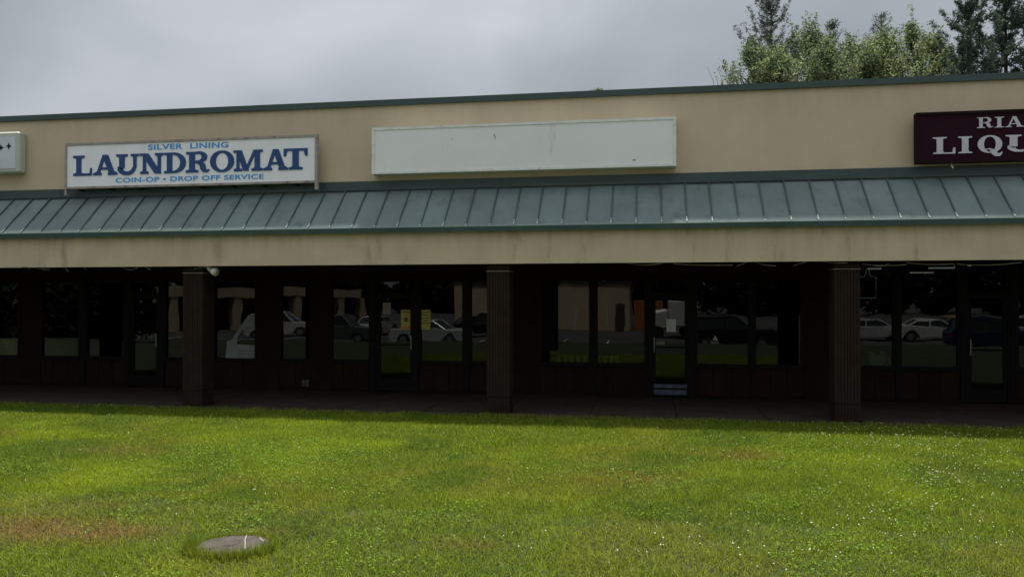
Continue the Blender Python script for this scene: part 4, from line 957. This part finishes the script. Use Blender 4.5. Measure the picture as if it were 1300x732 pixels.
# ------------------------------------------------------------------ lawn grass and clover
def vnoise(x, y, s, seed):
    r = np.random.default_rng(seed); G_ = r.random((64,64)); X = x/s+100; Y = y/s+100
    xi, yi = np.floor(X).astype(int), np.floor(Y).astype(int); fx, fy = X-xi, Y-yi; fx = fx*fx*(3-2*fx); fy = fy*fy*(3-2*fy)
    g_ = lambda a, b: G_[a % 64, b % 64]
    return (g_(xi,yi)*(1-fx)+g_(xi+1,yi)*fx)*(1-fy)+(g_(xi,yi+1)*(1-fx)+g_(xi+1,yi+1)*fx)*fy
def blob(x, y, u, v, ru, rv):
    c = at_z(u, v, 0); rx = ru*c.y/F_PX; ry = rv*c.y*c.y/F_PX/EYE
    return np.exp(-(((x-c.x)/rx)**2+((y-c.y)/ry)**2))
def grass_color(x, y, n):
    g1 = vnoise(x,y,1.7,1)*0.5+vnoise(x,y,0.7,2)*0.3+vnoise(x,y,0.25,3)*0.2; g2 = vnoise(x,y,1.1,4)*0.6+vnoise(x,y,0.35,5)*0.4
    base = np.array([0.165,0.228,0.014]); yel = np.array([0.222,0.243,0.026]); brt = np.array([0.265,0.340,0.014]); drk = np.array([0.105,0.172,0.014]); brn = np.array([0.270,0.165,0.055])
    def mixc(c, d, f): return c*(1-f[:,None])+d[None,:]*f[:,None]
    c = np.repeat(base[None,:], n, 0)
    c = mixc(c, yel, np.clip((g1-0.50)*3.4,0,0.75)); c = mixc(c, drk, np.clip((0.45-g2)*3.6,0,0.75))
    br = blob(x,y,340,560,130,24)+blob(x,y,380,600,80,16)+0.7*blob(x,y,150,600,70,14)+0.8*blob(x,y,780,640,60,20)+0.8*blob(x,y,520,550,60,8)+0.6*blob(x,y,950,610,120,14)
    c = mixc(c, brt, np.clip(br*0.75+(vnoise(x,y,0.9,8)-0.66)*2.2,0,0.85))
    bw = blob(x,y,30,668,120,19)+0.8*blob(x,y,130,672,80,15)+0.45*blob(x,y,150,570,60,6)+0.5*blob(x,y,950,577,40,6)+0.45*blob(x,y,800,605,60,12)+0.4*blob(x,y,340,672,40,8)+0.35*blob(x,y,590,690,60,12)+0.3*blob(x,y,120,640,160,12)
    c = mixc(c, brn, np.clip(bw*0.9*(0.55+0.9*vnoise(x,y,0.18,9)),0,0.85))
    st = RNG.random(n); c = mixc(c, np.array([0.30,0.27,0.10]), np.where(st < 0.06, 0.7, 0.0))
    return np.clip(c*(RNG.uniform(0.35,1.45,(n,1))+(RNG.random((n,1)) < 0.08)*0.7),0.01,0.5)
def scatter(n, y0, y1, pw=1.0):
    y = y0+(y1-y0)*RNG.random(n)**pw; xl, xr = -0.93*y-2.0, 0.45*y+2.0
    x = xl+(xr-xl)*RNG.random(n); return x, y
def keep_off_lid(x, y): return (((x+3.40)/0.31)**2+((y-6.28)/0.185)**2+RNG.normal(0,0.22,len(x))) > 1
def blades(n, y0, y1, h0, h1, w, bent):
    x, y = scatter(n, y0, y1); k = keep_off_lid(x, y); x, y = x[k], y[k]; n = len(x)
    tall = 0.75+0.6*vnoise(x,y,0.35,11)+0.25*vnoise(x,y,2.0,12)
    h = RNG.uniform(h0,h1,n)*tall; az = RNG.uniform(0,6.283,n); lean = np.abs(RNG.normal(0,0.8,n))+0.15
    fa = az+RNG.normal(0,0.5,n)+1.57; dx, dy = np.cos(fa)*w/2, np.sin(fa)*w/2
    lx, ly = np.cos(az)*lean*h, np.sin(az)*lean*h; z0 = LAWN_Z-0.004
    C = grass_color(x, y, n)
    if bent:
        V = np.stack([np.stack([x-dx,y-dy,np.full(n,z0)],1), np.stack([x+dx,y+dy,np.full(n,z0)],1),
                      np.stack([x+dx*.8+lx*.35,y+dy*.8+ly*.35,z0+h*.6],1), np.stack([x-dx*.8+lx*.35,y-dy*.8+ly*.35,z0+h*.6],1),
                      np.stack([x+lx*1.2,y+ly*1.2,z0+h],1)],1).reshape(-1,3)
        i = np.arange(n)*5; F = np.concatenate([np.stack([i,i+1,i+2],1),np.stack([i,i+2,i+3],1),np.stack([i+3,i+2,i+4],1)]); Cv = np.repeat(C,5,0)
    else:
        V = np.stack([np.stack([x-dx,y-dy,np.full(n,z0)],1), np.stack([x+dx,y+dy,np.full(n,z0)],1), np.stack([x+lx,y+ly,z0+h],1)],1).reshape(-1,3)
        F = np.arange(n*3).reshape(-1,3); Cv = np.repeat(C,3,0)
    return V, F, Cv
parts = [blades(260000, 4.6, 7.6, 0.018, 0.048, 0.0050, True), blades(8000, 4.6, 13.6, 0.06, 0.12, 0.004, True), blades(400000, 7.6, 10.6, 0.022, 0.052, 0.0070, False), blades(400000, 10.6, 13.68, 0.026, 0.060, 0.0095, False)]
# longer unmown blades leaning over the rim of the lid
def rim(n):
    th = RNG.uniform(math.pi*0.98, math.pi*2.02, n); rr_ = RNG.uniform(0.93, 1.25, n); x = -3.40+0.315*rr_*np.cos(th); y = 6.18+0.27*rr_*np.sin(th)
    h = RNG.uniform(0.05,0.115,n); az = RNG.uniform(0,6.283,n); l = h*np.abs(RNG.normal(0,0.5,n)); w = 0.0028; fa = az+1.57; z0 = LAWN_Z
    dx, dy = np.cos(fa)*w, np.sin(fa)*w; lx, ly = np.cos(az)*l, np.sin(az)*l
    V = np.stack([np.stack([x-dx,y-dy,np.full(n,z0)],1), np.stack([x+dx,y+dy,np.full(n,z0)],1), np.stack([x+lx,y+ly,z0+h],1)],1).reshape(-1,3)
    return V, np.arange(n*3).reshape(-1,3), np.repeat(grass_color(x,y,n)*0.9,3,0)
def rim_back(n):
    V, F, C = rim(n); V[:,1] = 6.18+(6.18-V[:,1])*1.2+0.02; V[:,2] = LAWN_Z+(V[:,2]-LAWN_Z)*0.5; return V, F, C
parts += [rim(2600), rim_back(2200), blades(12000, 13.58, 13.76, 0.03, 0.08, 0.007, True)]
off = 0; Vs, Fs, Cs = [], [], []
for V, F, C in parts: Vs.append(V); Fs.append(F+off); Cs.append(C); off += len(V)
o = np_mesh('grass', np.concatenate(Vs), np.concatenate(Fs), np.concatenate(Cs), MT['blade'], nper=3); tag(o, kind='stuff')
# clover and weed leaves: small rounded leaves lying in the bright patches
x, y = scatter(120000, 4.8, 13.4); w_ = np.clip((vnoise(x,y,0.6,21)-0.5)*3,0,1)*0.5+blob(x,y,340,570,120,24)+blob(x,y,380,600,60,14)+0.7*blob(x,y,300,650,40,10)
k = (RNG.random(len(x)) < w_)&keep_off_lid(x,y); x, y = x[k], y[k]; n = len(x)
a = RNG.uniform(0,6.283,n); s = RNG.uniform(0.006,0.011,n); z = LAWN_Z+RNG.uniform(0.03,0.06,n); tx_, ty_ = RNG.normal(0,.35,n), RNG.normal(0,.35,n)
V = []
for k_ in range(6):
    t_ = a+k_*math.pi/3; px, py = np.cos(t_)*s, np.sin(t_)*s; V.append(np.stack([x+px, y+py, z+px*tx_+py*ty_],1))
V = np.stack(V,1).reshape(-1,3); C = np.array([0.15,0.25,0.022])[None,:]*RNG.uniform(0.6,1.3,(n,1))
o = np_mesh('clover_leaves', V, np.arange(n*6).reshape(-1,6), np.repeat(C,6,0), MT['blade'], nper=6); tag(o, kind='stuff')
# white clover heads
x, y = scatter(14000, 4.8, 13.6); dens = 0.03+0.75*blob(x,y,1230,600,110,30)+0.85*blob(x,y,1170,556,110,12)+0.35*blob(x,y,1000,690,130,22)+0.5*blob(x,y,1130,650,140,25)+0.6*blob(x,y,700,520,160,3)+0.5*blob(x,y,450,514,160,3)+0.3*blob(x,y,150,514,160,4)+0.35*blob(x,y,850,690,60,20)+0.15*blob(x,y,640,690,60,12)
dens *= 0.15+1.6*np.clip(vnoise(x,y,0.5,31)-0.25,0,1)
k = (RNG.random(len(x)) < dens)&keep_off_lid(x,y); x, y = x[k], y[k]; n = len(x); s = RNG.uniform(0.005,0.0115,n); z = LAWN_Z+RNG.uniform(0.045,0.09,n)
V, F = [], []
dirs = [(0,0,1),(1,0,0),(0,1,0),(-1,0,0),(0,-1,0),(0,0,-0.7)]
V = np.stack([np.stack([x+d[0]*s,y+d[1]*s,z+d[2]*s],1) for d in dirs]+[np.stack([x+dx,y,np.full(n,LAWN_Z)],1) for dx in (-0.001,0.001)],1).reshape(-1,3)
i = np.arange(n)*8; tri = [(0,1,2),(0,2,3),(0,3,4),(0,4,1),(5,2,1),(5,3,2),(5,4,3),(5,1,4),(5,6,7)]
F = np.concatenate([np.stack([i+a_,i+b__,i+c_],1) for a_,b__,c_ in tri])
o = np_mesh('clover_flowers', V, F, None, MT['clover'], nper=3); tag(o, kind='stuff')
# a thin fringe of taller blades against the pavement and on the lawn strip reflected in the glass
